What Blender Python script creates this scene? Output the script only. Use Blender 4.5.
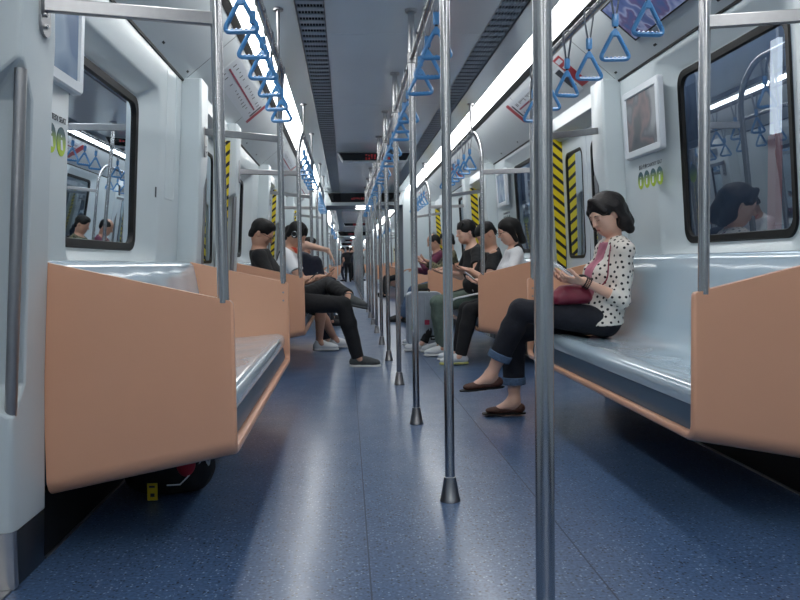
import bpy, bmesh, math, random
import numpy as np
from mathutils import Vector, Matrix
random.seed(7)
for o in list(bpy.data.objects): bpy.data.objects.remove(o)
scn = bpy.context.scene
COL = scn.collection

# ------------------------------------------------------------------ camera
F_PX = 780.0
yaw, pit, rol, CX, CH = 0.0681, 0.0482, -0.0145, -0.384, 0.92
cy, sy, cp, sp = math.cos(yaw), math.sin(yaw), math.cos(pit), math.sin(pit)
fw = Vector((sy*cp, cy*cp, -sp)); rt = Vector((cy, -sy, 0)); up = rt.cross(fw)
c_, s_ = math.cos(rol), math.sin(rol)
r2 = c_*rt + s_*up; u2 = -s_*rt + c_*up
cam_data = bpy.data.cameras.new('camera'); cam = bpy.data.objects.new('camera', cam_data)
COL.objects.link(cam); scn.camera = cam
cam_data.sensor_width = 36; cam_data.sensor_fit = 'HORIZONTAL'; cam_data.lens = F_PX/800*36
cam_data.clip_start = 0.02; cam_data.clip_end = 300
M = Matrix((r2, u2, -fw)).transposed().to_4x4(); M.translation = Vector((CX, 0, CH))
cam.matrix_world = M
# ------------------------------------------------------------------ world / exposure
w = bpy.data.worlds.new('world'); scn.world = w; w.use_nodes = True
w.node_tree.nodes['Background'].inputs[0].default_value = (.03, .035, .045, 1)
w.node_tree.nodes['Background'].inputs[1].default_value = 1.0
STRIP = 10.8
scn.view_settings.view_transform = 'Standard'; scn.view_settings.look = 'None'
scn.view_settings.exposure = 0.0; scn.view_settings.gamma = 1
scn.view_settings.use_curve_mapping = False
try:
    scn.cycles.use_denoising = True
    scn.cycles.denoiser = 'OPENIMAGEDENOISE'
    scn.cycles.max_bounces = 8; scn.cycles.diffuse_bounces = 5; scn.cycles.glossy_bounces = 4
    scn.cycles.sample_clamp_indirect = 6
    scn.cycles.caustics_reflective = False; scn.cycles.caustics_refractive = False
except Exception: pass

# ------------------------------------------------------------------ materials
def lin(c):
    return tuple((v/255/12.92 if v/255 <= .04045 else ((v/255+.055)/1.055)**2.4) for v in c)
MATS = {}
def mat(name, rgb, rough=.5, metal=0, spec=.5, coat=0, noise=0, nscale=20, bump=0, bscale=80, emit=None, es=1):
    m = bpy.data.materials.new(name); m.use_nodes = True; nt = m.node_tree; b = nt.nodes['Principled BSDF']
    c = lin(rgb)
    b.inputs['Base Color'].default_value = (*c, 1); b.inputs['Roughness'].default_value = rough
    b.inputs['Metallic'].default_value = metal; b.inputs['Specular IOR Level'].default_value = spec
    b.inputs['Coat Weight'].default_value = coat; b.inputs['Coat Roughness'].default_value = .12
    tc = nt.nodes.new('ShaderNodeTexCoord')
    if noise:
        n = nt.nodes.new('ShaderNodeTexNoise'); n.inputs['Scale'].default_value = nscale; n.inputs['Detail'].default_value = 4
        nt.links.new(tc.outputs['Object'], n.inputs['Vector'])
        r = nt.nodes.new('ShaderNodeValToRGB')
        r.color_ramp.elements[0].position = .3; r.color_ramp.elements[1].position = .7
        r.color_ramp.elements[0].color = (*[v*(1-noise) for v in c], 1); r.color_ramp.elements[1].color = (*[min(1, v*(1+noise)) for v in c], 1)
        nt.links.new(n.outputs['Fac'], r.inputs['Fac']); nt.links.new(r.outputs['Color'], b.inputs['Base Color'])
    if bump:
        n = nt.nodes.new('ShaderNodeTexNoise'); n.inputs['Scale'].default_value = bscale
        nt.links.new(tc.outputs['Object'], n.inputs['Vector'])
        bp = nt.nodes.new('ShaderNodeBump'); bp.inputs['Strength'].default_value = bump; bp.inputs['Distance'].default_value = .01
        nt.links.new(n.outputs['Fac'], bp.inputs['Height']); nt.links.new(bp.outputs['Normal'], b.inputs['Normal'])
    if emit is not None:
        b.inputs['Emission Color'].default_value = (*lin(emit), 1); b.inputs['Emission Strength'].default_value = es
    MATS[name] = m
    return m
def ramp_tex(name, kind, stops, scale, rough=.8, axis=None, const=True):
    m = mat(name, (128, 128, 128), rough); nt = m.node_tree; b = nt.nodes['Principled BSDF']
    tc = [n for n in nt.nodes if n.type == 'TEX_COORD'][0]
    if kind == 'noise':
        n = nt.nodes.new('ShaderNodeTexNoise'); n.inputs['Scale'].default_value = scale; n.inputs['Detail'].default_value = 1.5; out = n.outputs['Fac']
    else:
        n = nt.nodes.new('ShaderNodeTexVoronoi'); n.inputs['Scale'].default_value = scale; out = n.outputs['Distance']
    nt.links.new(tc.outputs['Object'], n.inputs['Vector'])
    r = nt.nodes.new('ShaderNodeValToRGB'); cr = r.color_ramp
    if const: cr.interpolation = 'CONSTANT'
    while len(cr.elements) < len(stops): cr.elements.new(.5)
    for e, (p, c) in zip(cr.elements, stops): e.position = p; e.color = (*lin(c), 1)
    nt.links.new(out, r.inputs['Fac']); nt.links.new(r.outputs['Color'], b.inputs['Base Color'])
    return m

WALL = mat('wall_white_laminate', (198, 208, 212), .36, coat=.1, noise=.02, nscale=3)
CEIL = mat('ceiling_grey_panel', (238, 243, 247), .2, spec=.6, coat=.4, noise=.02, nscale=2)
SLANT = mat('side_ceiling_panel', (200, 207, 210), .35, noise=.02, nscale=3)
DOORM = mat('door_leaf_paint', (196, 206, 213), .35, coat=.2)
DARK = mat('black_rubber', (8, 9, 11), .5, spec=.3)
BASEB = mat('black_baseboard', (30, 34, 42), .3, coat=.3)
STEEL = mat('brushed_steel', (184, 184, 186), .24, metal=1, noise=.02, nscale=60)
STEELD = mat('dull_steel', (160, 160, 162), .36, metal=1, noise=.04, nscale=40)
ORANGE = mat('salmon_orange_panel', (226, 170, 138), .34, coat=.25, noise=.015, nscale=4)
SEAT = mat('pale_blue_seat_shell', (176, 195, 208), .16, spec=.6, coat=.6, noise=.02, nscale=5)
NAVY = mat('dark_slate_under_seat', (66, 90, 112), .4)
STRAPB = mat('blue_strap_plastic', (76, 138, 194), .3, coat=.4)
WEB = mat('grey_strap_webbing', (150, 155, 165), .7)
LIGHT = mat('light_diffuser', (240, 243, 245), .4, emit=(250, 251, 250), es=STRIP)
VENT = mat('vent_slat_metal', (206, 212, 218), .45)
VENTD = mat('vent_cavity_dark', (30, 33, 38), .8)
SCREENB = mat('display_black_glass', (6, 6, 8), .08, spec=.6)
REDLED = mat('red_led', (200, 30, 40), .5, emit=(215, 90, 100), es=.16)
TUNNEL = mat('tunnel_concrete', (118, 132, 152), .9, noise=.15, nscale=2)
CONC = mat('car_end_grey', (120, 128, 138), .5)
SIGNW = mat('printed_white', (214, 220, 226), .4)
SIGNR = mat('printed_red', (170, 40, 50), .4)
SIGNK = mat('printed_dark', (50, 56, 66), .5)
SIGNP = mat('printed_crimson', (165, 50, 80), .5)

def floor_mat():
    m = mat('blue_speckled_vinyl', (60, 86, 136), .3, spec=.5, coat=.3); nt = m.node_tree; b = nt.nodes['Principled BSDF']
    b.inputs['Coat Roughness'].default_value = .17
    L = nt.links.new; tc = [n for n in nt.nodes if n.type == 'TEX_COORD'][0]
    base = (*lin((62, 88, 136)), 1)
    n0 = nt.nodes.new('ShaderNodeTexNoise'); n0.inputs['Scale'].default_value = 90; n0.inputs['Detail'].default_value = 3
    L(tc.outputs['Object'], n0.inputs['Vector'])
    r0 = nt.nodes.new('ShaderNodeValToRGB'); r0.color_ramp.elements[0].position = .35; r0.color_ramp.elements[1].position = .65
    r0.color_ramp.elements[0].color = (*lin((52, 76, 110)), 1); r0.color_ramp.elements[1].color = (*lin((78, 106, 144)), 1)
    L(n0.outputs['Fac'], r0.inputs['Fac'])
    prev = r0.outputs['Color']
    for sc, col, thr, dist in ((110, (136, 158, 186), .11, .36), (100, (18, 28, 50), .16, .42), (64, (104, 130, 164), .09, .3)):
        v = nt.nodes.new('ShaderNodeTexVoronoi'); v.inputs['Scale'].default_value = sc
        L(tc.outputs['Object'], v.inputs['Vector'])
        sep = nt.nodes.new('ShaderNodeSeparateColor'); L(v.outputs['Color'], sep.inputs['Color'])
        a = nt.nodes.new('ShaderNodeMath'); a.operation = 'LESS_THAN'; a.inputs[1].default_value = thr; L(sep.outputs[0], a.inputs[0])
        d = nt.nodes.new('ShaderNodeMath'); d.operation = 'LESS_THAN'; d.inputs[1].default_value = dist; L(v.outputs['Distance'], d.inputs[0])
        mu = nt.nodes.new('ShaderNodeMath'); mu.operation = 'MULTIPLY'; L(a.outputs[0], mu.inputs[0]); L(d.outputs[0], mu.inputs[1])
        mx = nt.nodes.new('ShaderNodeMix'); mx.data_type = 'RGBA'; mx.inputs['B'].default_value = (*lin(col), 1)
        L(mu.outputs[0], mx.inputs['Factor']); L(prev, mx.inputs['A']); prev = mx.outputs['Result']
    L(prev, b.inputs['Base Color'])
    n1 = nt.nodes.new('ShaderNodeTexNoise'); n1.inputs['Scale'].default_value = 5; L(tc.outputs['Object'], n1.inputs['Vector'])
    mr = nt.nodes.new('ShaderNodeMapRange'); mr.inputs['To Min'].default_value = .26; mr.inputs['To Max'].default_value = .4
    L(n1.outputs['Fac'], mr.inputs['Value']); L(mr.outputs['Result'], b.inputs['Roughness'])
    return m
FLOOR = floor_mat()
def glass_mat():
    m = bpy.data.materials.new('window_glass'); m.use_nodes = True; nt = m.node_tree; nt.nodes.clear()
    out = nt.nodes.new('ShaderNodeOutputMaterial'); mx = nt.nodes.new('ShaderNodeMixShader')
    tr = nt.nodes.new('ShaderNodeBsdfTransparent'); tr.inputs[0].default_value = (.62, .68, .74, 1)
    gl = nt.nodes.new('ShaderNodeBsdfGlossy'); gl.inputs['Roughness'].default_value = .01; gl.inputs[0].default_value = (.85, .93, 1, 1)
    lw = nt.nodes.new('ShaderNodeLayerWeight'); lw.inputs['Blend'].default_value = .35
    mr = nt.nodes.new('ShaderNodeMapRange'); mr.inputs['To Min'].default_value = .22; mr.inputs['To Max'].default_value = .95
    nt.links.new(lw.outputs['Fresnel'], mr.inputs['Value']); nt.links.new(mr.outputs['Result'], mx.inputs[0])
    nt.links.new(tr.outputs[0], mx.inputs[1]); nt.links.new(gl.outputs[0], mx.inputs[2]); nt.links.new(mx.outputs[0], out.inputs[0])
    return m
GLASS = glass_mat()
def hazard_mat():
    m = mat('hazard_tape', (225, 200, 30), .4); nt = m.node_tree; b = nt.nodes['Principled BSDF']; L = nt.links.new
    tc = [n for n in nt.nodes if n.type == 'TEX_COORD'][0]
    dt = nt.nodes.new('ShaderNodeVectorMath'); dt.operation = 'DOT_PRODUCT'; dt.inputs[1].default_value = (9.5, 4.0, 11.5)
    L(tc.outputs['Object'], dt.inputs[0])
    fr = nt.nodes.new('ShaderNodeMath'); fr.operation = 'FRACT'; L(dt.outputs['Value'], fr.inputs[0])
    lt = nt.nodes.new('ShaderNodeMath'); lt.operation = 'LESS_THAN'; lt.inputs[1].default_value = .36; L(fr.outputs[0], lt.inputs[0])
    mx = nt.nodes.new('ShaderNodeMix'); mx.data_type = 'RGBA'; mx.inputs['A'].default_value = (*lin((228, 205, 30)), 1); mx.inputs['B'].default_value = (*lin((22, 22, 24)), 1)
    L(lt.outputs[0], mx.inputs['Factor']); L(mx.outputs['Result'], b.inputs['Base Color'])
    m2 = m.copy()
    for n in m2.node_tree.nodes:
        if n.type == 'VECT_MATH': n.inputs[1].default_value = (-9.5, 4.0, 11.5)
    return m, m2
HAZR, HAZL = hazard_mat()

# ------------------------------------------------------------------ helpers
def link(name, me, m=None, parent=None, loc=None):
    o = bpy.data.objects.new(name, me); COL.objects.link(o)
    if m is not None:
        for mm in (m if isinstance(m, (list, tuple)) else [m]): me.materials.append(mm)
    if parent is not None: o.parent = parent
    if loc is not None: o.location = loc
    return o
def obj(name, bm, m, parent=None, smooth=True, ang=40, bevel=0, seg=2):
    me = bpy.data.meshes.new(name)
    bmesh.ops.recalc_face_normals(bm, faces=bm.faces)
    bm.to_mesh(me); bm.free()
    if smooth:
        me.polygons.foreach_set('use_smooth', [True]*len(me.polygons))
        try: me.set_sharp_from_angle(angle=math.radians(ang))
        except Exception: pass
    o = link(name, me, m, parent)
    if bevel:
        b = o.modifiers.new('bevel', 'BEVEL'); b.width = bevel; b.segments = seg; b.limit_method = 'ANGLE'; b.angle_limit = math.radians(35)
        b.harden_normals = False
    return o
def tag(o, label, cat, group=None, kind=None):
    o['label'] = label; o['category'] = cat
    if group: o['group'] = group
    if kind: o['kind'] = kind
    return o
def empty(name, loc=(0, 0, 0), rz=0):
    o = bpy.data.objects.new(name, None); COL.objects.link(o); o.location = loc; o.rotation_euler.z = rz
    o.empty_display_size = .05
    return o
def struct(o): o['kind'] = 'structure'; return o
def NB(): return bmesh.new()
def box(bm, x0, x1, y0, y1, z0, z1, M=None):
    vs = [Vector((x, y, z)) for x in (x0, x1) for y in (y0, y1) for z in (z0, z1)]
    if M is not None: vs = [M @ v for v in vs]
    v = [bm.verts.new(c) for c in vs]
    for f in ((0, 1, 3, 2), (4, 6, 7, 5), (0, 4, 5, 1), (2, 3, 7, 6), (0, 2, 6, 4), (1, 5, 7, 3)): bm.faces.new([v[i] for i in f])
def frame_at(d):
    d = d.normalized(); a = Vector((0, 0, 1)) if abs(d.z) < .9 else Vector((1, 0, 0))
    u = d.cross(a).normalized(); return u, d.cross(u).normalized()
def tube(bm, pts, r, n=12, caps=True, closed=False, sq=None):
    pts = [Vector(p) for p in pts]; rings = []; N = len(pts)
    rr = r if isinstance(r, (list, tuple)) else [r]*N
    u = None
    for i, p in enumerate(pts):
        a = pts[i-1] if (i > 0 or closed) else p; b = pts[(i+1) % N] if (i < N-1 or closed) else p
        d = (b-a).normalized()
        if u is None: u, v = frame_at(d)
        else:
            u = (u - d*u.dot(d)).normalized(); v = d.cross(u)
        ring = []
        for k in range(n):
            t = 2*math.pi*k/n
            ca, sa = math.cos(t), math.sin(t)
            ring.append(bm.verts.new(p + (u*ca + v*sa)*rr[i]))
        rings.append(ring)
    for i in range(N if closed else N-1):
        A, B = rings[i], rings[(i+1) % N]
        for k in range(n): bm.faces.new((A[k], A[(k+1) % n], B[(k+1) % n], B[k]))
    if caps and not closed:
        bm.faces.new(rings[0][::-1]); bm.faces.new(rings[-1])
def arc_path(pts, r, seg=8):
    """round the corners of a polyline"""
    pts = [Vector(p) for p in pts]; out = [pts[0]]
    for i in range(1, len(pts)-1):
        a, b, c = pts[i-1], pts[i], pts[i+1]
        d1 = (a-b); d2 = (c-b); rr = min(r, d1.length*.49, d2.length*.49)
        p1 = b+d1.normalized()*rr; p2 = b+d2.normalized()*rr
        for k in range(seg+1):
            t = k/seg; out.append((1-t)**2*p1 + 2*t*(1-t)*b + t*t*p2)
    out.append(pts[-1]); return out
def lathe(bm, prof, cx, cy, n=24):
    rings = [[bm.verts.new((cx+r*math.cos(2*math.pi*k/n), cy+r*math.sin(2*math.pi*k/n), z)) for k in range(n)] for r, z in prof]
    for A, B in zip(rings, rings[1:]):
        for k in range(n): bm.faces.new((A[k], A[(k+1) % n], B[(k+1) % n], B[k]))
    bm.faces.new(rings[0][::-1]); bm.faces.new(rings[-1])
def loft(bm, loops, closed=True, cap=True):
    R = [[bm.verts.new(p) for p in l] for l in loops]; n = len(R[0])
    for A, B in zip(R, R[1:]):
        for k in range(n if closed else n-1): bm.faces.new((A[k], A[(k+1) % n], B[(k+1) % n], B[k]))
    if cap and closed: bm.faces.new(R[0][::-1]); bm.faces.new(R[-1])
    return R
def prism_y(bm, prof, y0, y1):   # closed XZ profile extruded along Y
    loft(bm, [[(x, y0, z) for x, z in prof], [(x, y1, z) for x, z in prof]])
def rrect(w, h, r, seg=5):       # rounded rectangle loop centred at 0
    out = []
    for cx, cy, a0 in ((w/2-r, h/2-r, 0), (-w/2+r, h/2-r, 90), (-w/2+r, -h/2+r, 180), (w/2-r, -h/2+r, 270)):
        for k in range(seg+1):
            a = math.radians(a0+90*k/seg); out.append((cx+r*math.cos(a), cy+r*math.sin(a)))
    return out
def copy_tree(o, parent=None, delta=None):
    c = o.copy(); COL.objects.link(c); c.parent = parent
    if delta is not None: c.location = o.location + Vector(delta)
    for ch in list(o.children): copy_tree(ch, c)
    return c
def text_mesh(name, s, size, m, parent, Mx, ext=.0006):
    cu = bpy.data.curves.new(name, 'FONT'); cu.body = s; cu.size = size; cu.extrude = ext; cu.align_x = 'CENTER'; cu.align_y = 'CENTER'; cu.resolution_u = 2
    t = bpy.data.objects.new(name, cu); COL.objects.link(t)
    bpy.context.view_layer.update()
    me = bpy.data.meshes.new_from_object(t.evaluated_get(bpy.context.evaluated_depsgraph_get()))
    bpy.data.objects.remove(t); me.transform(Mx)
    me.materials.clear()
    return link(name, me, m, parent)

# ------------------------------------------------------------------ car body geometry
B0, BL, PER = 2.49, 2.39, 4.19     # first bench start, bench length, period
HALF = 1.42
def wall_x(z):                      # inner face of the window wall
    return 1.42 - (z-1.0)*(.06/1.04)
def pil_x(z):                       # inner face of door pillars
    if z < .9: return 1.345 - z*.03/.9
    if z < 1.6: return 1.315 - (z-.9)*.057/.7
    return 1.258 - (z-1.6)*.015/.44
SEAM_Z = 2.04
CARS = [(-5.9, 15.6), (17.0, 34.5), (35.9, 53.4), (54.8, 72.3)]
def car_layout(i):
    y0, y1 = CARS[i]
    if i == 0:
        bays = [1.59 + PER*k for k in range(-1, 4)]
    else:
        bays = [y0 + 2.46 + PER*k for k in range(4)]
    benches = [(a+.90, a+.90+BL) for a in bays[:-1]]
    return y0, y1, bays, benches
side_name = {-1: 'left', 1: 'right'}
YEND = 72.3

# floor: one continuous sheet, plus seams
bm = NB(); box(bm, -1.5, 1.5, -6.0, YEND, -.05, 0)
struct(obj('floor', bm, FLOOR, smooth=False))
SEAMM = mat('floor_seam_weld', (52, 62, 84), .5)
n_trim = [0]
def trim(bm, m, **k):
    n_trim[0] += 1; return struct(obj('trim_%d' % n_trim[0], bm, m, **k))
bm = NB()
for x in (-.33, .335): box(bm, x-.0022, x+.0022, -6, 40, -.001, .0006)
trim(bm, SEAMM)

def ceiling(y0, y1, tagname):
    bm = NB()
    pr = [(-.478, 2.322), (.478, 2.322), (.478, 2.37), (-.478, 2.37)]
    nseg = max(1, round((y1-y0)/2.1))
    for k in range(nseg):
        a = y0+(y1-y0)*k/nseg; b = y0+(y1-y0)*(k+1)/nseg
        prism_y(bm, pr, a+.0015, b-.0015)
    struct(obj('ceiling', bm, CEIL, ang=30))
    for s in (-1, 1):
        bm = NB()
        prism_y(bm, [(s*x, z) for x, z in ((.64, 2.325), (.815, 2.345), (.815, 2.40), (.64, 2.40))], y0, y1)
        trim(bm, CEIL)
        bm = NB()   # slanted cove from the light strip down to the wall
        prism_y(bm, [(s*x, z) for x, z in ((1.005, 2.345), (1.02, 2.325), (1.355, SEAM_Z+.008), (1.365, SEAM_Z+.02), (1.40, 2.10), (1.02, 2.42))], y0, y1)
        trim(bm, SLANT)
        bm = NB()
        prism_y(bm, [(s*x, z) for x, z in ((.985, 2.352), (1.02, 2.322), (1.026, 2.318), (1.03, 2.33), (1.0, 2.37))], y0, y1)
        trim(bm, DARK)
        # light strip: diffuser channels
        root = empty('ceiling_light', (s*.9, (y0+y1)/2, 2.35))
        tag(root, 'long white glowing light strip along the %s side of the ceiling, %s' % (side_name[s], tagname), 'ceiling light')
        bm = NB(); box(bm, -.0835, .0835, y0-(y0+y1)/2, y1-(y0+y1)/2, 0, .02); obj('diffuser', bm, LIGHT, root)
        bm = NB(); box(bm, -.098, -.084, y0-(y0+y1)/2, y1-(y0+y1)/2, -.004, .03); box(bm, .084, .098, y0-(y0+y1)/2, y1-(y0+y1)/2, -.004, .03); obj('light_frame', bm, STEELD, root)
        # vent
        vr = empty('air_vent', (s*.558, (y0+y1)/2, 2.33))
        tag(vr, 'long dark slatted air vent in the ceiling, %s of the middle panel, %s' % (side_name[s], tagname), 'air vent')
        h = (y1-y0)/2
        bm = NB(); box(bm, -.08, .08, -h, h, .045, .06); obj('cavity', bm, VENTD, vr)
        bm = NB()
        n = int((y1-y0)/.115)
        for k in range(n):
            y = -h + (k+.5)*(2*h/n); box(bm, -.078, .078, y-.026, y+.026, .006, .012)
        for k in range(9): x = -.07+k*.0175; box(bm, x-.0013, x+.0013, -h, h, -.001, .006)
        o = obj('slats', bm, VENT, vr, smooth=False)
        bm = NB()
        for x in (-.082, .076): box(bm, x, x+.006, -h, h, -.01, .04)
        obj('vent_frame', bm, STEELD, vr)
car_word = ['near car', 'second car', 'third car', 'fourth car']
for i in range(len(CARS)): ceiling(CARS[i][0], CARS[i][1], car_word[i])

# ---- walls
win_n = [0]; door_n = [0]
def window_section(s, y0, y1, zt, detailed=True):
    """wall panel with recessed rounded window between y0,y1 on side s"""
    cyy = (y0+y1)/2; zb = 1.0
    wl = [cyy-.545, cyy+.545]     # black frame outer
    zc = (zb+zt)/2; ww = wl[1]-wl[0]; hh = zt-zb
    def ring(w_, h_, r, dx, seg=5): return [Vector((s*(wall_x(zc+b)+dx), cyy+a, zc+b)) for a, b in rrect(w_, h_, r, seg)]
    lo = ring(ww+.34, hh+.17, .10, 0); l1 = ring(ww+.30, hh+.14, .10, .012); l2 = ring(ww+.03, hh+.03, .085, .085); l3 = ring(ww, hh, .08, .088)
    # outer rectangle sampled along the same directions
    outer = []
    W2, ztop, zbot = (y1-y0)/2, SEAM_Z+.02, 0.0
    for a, b in rrect(ww+.34, hh+.17, .10):
        n = 5
        tx = (W2 if a > 0 else -W2); tz = (ztop-zc if b > 0 else zbot-zc)
        outer.append((a, b, tx, tz))
    seg = 6; L = []
    for idx, (a, b, tx, tz) in enumerate(outer):
        k = idx % seg; q = idx//seg
        # corner vertices: first half go to vertical edge, second half to horizontal edge
        first_vert = q in (0, 2)
        if (k < 3) == first_vert: yy, zz = tx, b if k not in (2,) or True else b
        else: yy, zz = a, tz
        if k in (2, 3): yy, zz = tx, tz
        L.append((yy, zz))
    Lo = [Vector((s*wall_x(zc+z), cyy+y, zc+z)) for y, z in L]
    bm = NB(); loft(bm, [[p+Vector((s*.035, 0, 0)) for p in Lo], Lo, lo, l1, l2, l3], cap=False)
    bmesh.ops.remove_doubles(bm, verts=bm.verts, dist=1e-4)
    # backing thickness so that the wall is solid
    w_o = obj('wall_%s' % side_name[s], bm, WALL, ang=50)
    struct(w_o)
    win_n[0] += 1
    bm = NB(); g0 = ring(ww, hh, .08, .086); g1 = ring(ww-.012, hh-.012, .075, .078); g2 = ring(ww-.075, hh-.075, .06, .082); g3 = ring(ww-.085, hh-.085, .06, .1)
    loft(bm, [g0, g1, g2, g3], cap=False)
    wo = struct(obj('window_%d' % win_n[0], bm, DARK, ang=30))
    bm = NB(); g = ring(ww-.075, hh-.075, .06, .096); v = [bm.verts.new(p) for p in g]; bm.faces.new(v)
    obj('glass_pane', bm, GLASS, wo, smooth=False)
    return wo

def pillar(s, ydoor, ybench, detailed=True):
    """door pillar; chamfered recess carrying a vertical grab handle on the door side"""
    d = 1 if ybench > ydoor else -1
    def sec(z, ch):
        xi = pil_x(z); xo = 1.47
        c = .018 + ch
        w = abs(ybench-ydoor)
        pts = [(xo, ydoor), (xi+c, ydoor), (xi+c*.35, ydoor+d*c*.25), (xi+.002, ydoor+d*min(w*.5, c*.8)), (xi, ydoor+d*min(w*.55, c*1.1)), (xi, ybench-d*.012), (xi+.01, ybench), (xo, ybench)]
        return [(s*x, y, z) for x, y in pts]
    def sec2(z, ch):
        xi = pil_x(z); xo = 1.47; w = abs(ybench-ydoor)
        # recess: pulled back in Y at the door face near the corner
        pts = [(xo, ydoor), (xi+.13, ydoor+d*.002), (xi+.10, ydoor+d*ch), (xi+.045, ydoor+d*ch), (xi, ydoor+d*(ch+.02)), (xi, ybench-d*.012), (xi+.01, ybench), (xo, ybench)]
        return [(s*x, y, z) for x, y in pts]
    bm = NB()
    loft(bm, [sec(.165, 0), sec(.45, 0), sec(.50, 0), sec2(.58, .07), sec2(1.40, .07), sec(1.50, 0), sec(1.6, 0), sec(SEAM_Z+.02, 0)])
    o = struct(obj('wall_%s' % side_name[s], bm, WALL, ang=35, bevel=.006 if detailed else 0))
    bm = NB(); loft(bm, [[(x*1.0015, y, z) for x, y, z in sec(0, 0)], [(x*1.0015, y, z) for x, y, z in sec(.165, 0)]])
    struct(obj('baseboard_%s' % side_name[s], bm, BASEB, bevel=.003 if detailed else 0))
    if detailed:
        bm = NB()
        xi = pil_x(.1); e = .0035
        yy = ydoor
        pts = [(xi+.09, yy-d*e), (xi+.018, yy-d*e), (xi+.004-e, yy+d*.006), (xi-e, yy+d*.024), (xi-e+.002, yy+d*.024), (xi+.005, yy+d*.008), (xi+.018, yy), (xi+.09, yy)]
        loft(bm, [[(s*x, y, z) for x, y in pts] for z in (.004, .17)])
        trim(bm, STEEL)
        gh = empty('grab_handle', (s*(pil_x(1.0)+.035), ydoor+d*.015, .5))
        bm = NB(); x0 = 0
        p = [(0, 0, .03), (0, -d*.012, .06), (s*-.055*0, -d*.012, .9), (0, 0, .95)]
        tube(bm, [(s*.002, d*.012, .0), (-s*.062, d*.012, .975)], .0165, n=16)
        obj('grab_bar', bm, STEELD, gh)
        return gh
def door(s, c, detailed=True):
    """two sliding leaves, windows, gasket, header, hazard stripe on the far jamb"""
    y0, y1 = c-.65, c+.65
    door_n[0] += 1
    base = None
    X = 1.455
    dn = 'door_%d' % door_n[0]
    for (a, b) in ((y0, c-.006), (c+.006, y1)):
        cm = (a+b)/2; W = b-a; zc = 1.36; hh = .84; ww = W-.2
        seg = 5
        inner = rrect(ww, hh, .06, seg); L = []
        for idx, (p, q) in enumerate(inner):
            k = idx % (seg+1); quad = idx//(seg+1)
            tx = W/2 if p > 0 else -W/2; tz = (1.93-zc) if q > 0 else (0-zc)
            if k in (2, 3): yy, zz = tx, tz
            elif (k < 3) == (quad in (0, 2)): yy, zz = tx, q
            else: yy, zz = p, tz
            L.append((yy, zz))
        def P(l, dx): return [Vector((s*(X+dx-max(0, (zc+q)-1.0)*.04), cm+p, zc+q)) for p, q in l]
        bm = NB(); loft(bm, [P(L, .03), P(L, 0), P(inner, 0), P(inner, .03)], cap=False)
        bmesh.ops.remove_doubles(bm, verts=bm.verts, dist=1e-4)
        o = obj(dn, bm, DOORM, base, smooth=False) if base is None else obj('door_leaf', bm, DOORM, base, smooth=False)
        if base is None: base = struct(o)
        bm = NB(); loft(bm, [P(rrect(ww+.012, hh+.012, .065, seg), -.003), P(rrect(ww-.03, hh-.03, .05, seg), -.003), P(rrect(ww-.034, hh-.034, .05, seg), .012)], cap=False)
        obj('gasket', bm, DARK, base)
        bm = NB(); v = [bm.verts.new(p) for p in P(rrect(ww-.03, hh-.03, .05, seg), .006)]; bm.faces.new(v)
        obj('glass_pane', bm, GLASS, base, smooth=False)
    bm = NB(); box(bm, min(s*X, s*(X+.03)), max(s*X, s*(X+.03)), c-.008, c+.008, 0, 1.9); obj('seal', bm, DARK, base)
    for yj in (y0, y1):
        bm = NB(); box(bm, min(s*(X-.004), s*(X+.03)), max(s*(X-.004), s*(X+.03)), yj-.012, yj+.012, 0, 1.92); obj('seal', bm, DARK, base)
    # header over the door
    bm = NB(); prism_y(bm, [(s*x, z) for x, z in ((1.40, 1.90), (1.31, 1.96), (1.325, SEAM_Z+.03), (1.47, SEAM_Z+.03), (1.47, 1.90))], y0-.02, y1+.02)
    trim(bm, SLANT, bevel=.004 if detailed else 0)
    # threshold
    bm = NB(); box(bm, min(s*1.35, s*1.48), max(s*1.35, s*1.48), y0, y1, 0, .006); trim(bm, STEELD)
    # hazard stripe on the pillar edge at the far side of the opening
    if c < 2: return
    bm = NB()
    zz = [(.45, 0), (1.92, 0)]
    yy = y1-.0045
    hw_ = .10 if s > 0 else .05
    loops = []
    for z in (.45, 1.92):
        x = pil_x(z)+(.072 if s > 0 else .052)
        loops.append([(s*x, yy-.003, z), (s*(x+hw_), yy-.003, z), (s*(x+hw_), yy+.004, z), (s*x, yy+.004, z)])
    loft(bm, loops)
    o = obj('hazard_stripe', bm, HAZR if s > 0 else HAZL, smooth=False)
    tag(o, 'black and yellow hazard stripe, %s jamb, %s' % (side_name[s], bay_word(c)), 'hazard stripe', 'hazard stripes on the door jambs')
def bay_word(c):
    k = round((c-1.59)/PER, 2)
    if k in (0.0, 1.0, 2.0, 3.0): return ['foreground', 'first', 'second', 'third'][int(k)] + ' doorway'
    for i in (1, 2, 3):
        if CARS[i][0] < c < CARS[i][1]:
            return '%s, %s doorway' % (['', 'second car', 'third car', 'fourth car'][i], ['first', 'second', 'third', 'fourth'][round((c-CARS[i][0]-2.46)/PER)])
    return 'rear doorway behind the camera'
def plain_wall(s, y0, y1):
    bm = NB(); prism_y(bm, [(s*x, z) for x, z in ((1.40, 0), (1.40, 1.0), (1.35, SEAM_Z+.02), (1.44, SEAM_Z+.02), (1.47, 1.0), (1.47, 0))], y0, y1)
    struct(obj('wall_%s' % side_name[s], bm, WALL))
handles = []
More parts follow.
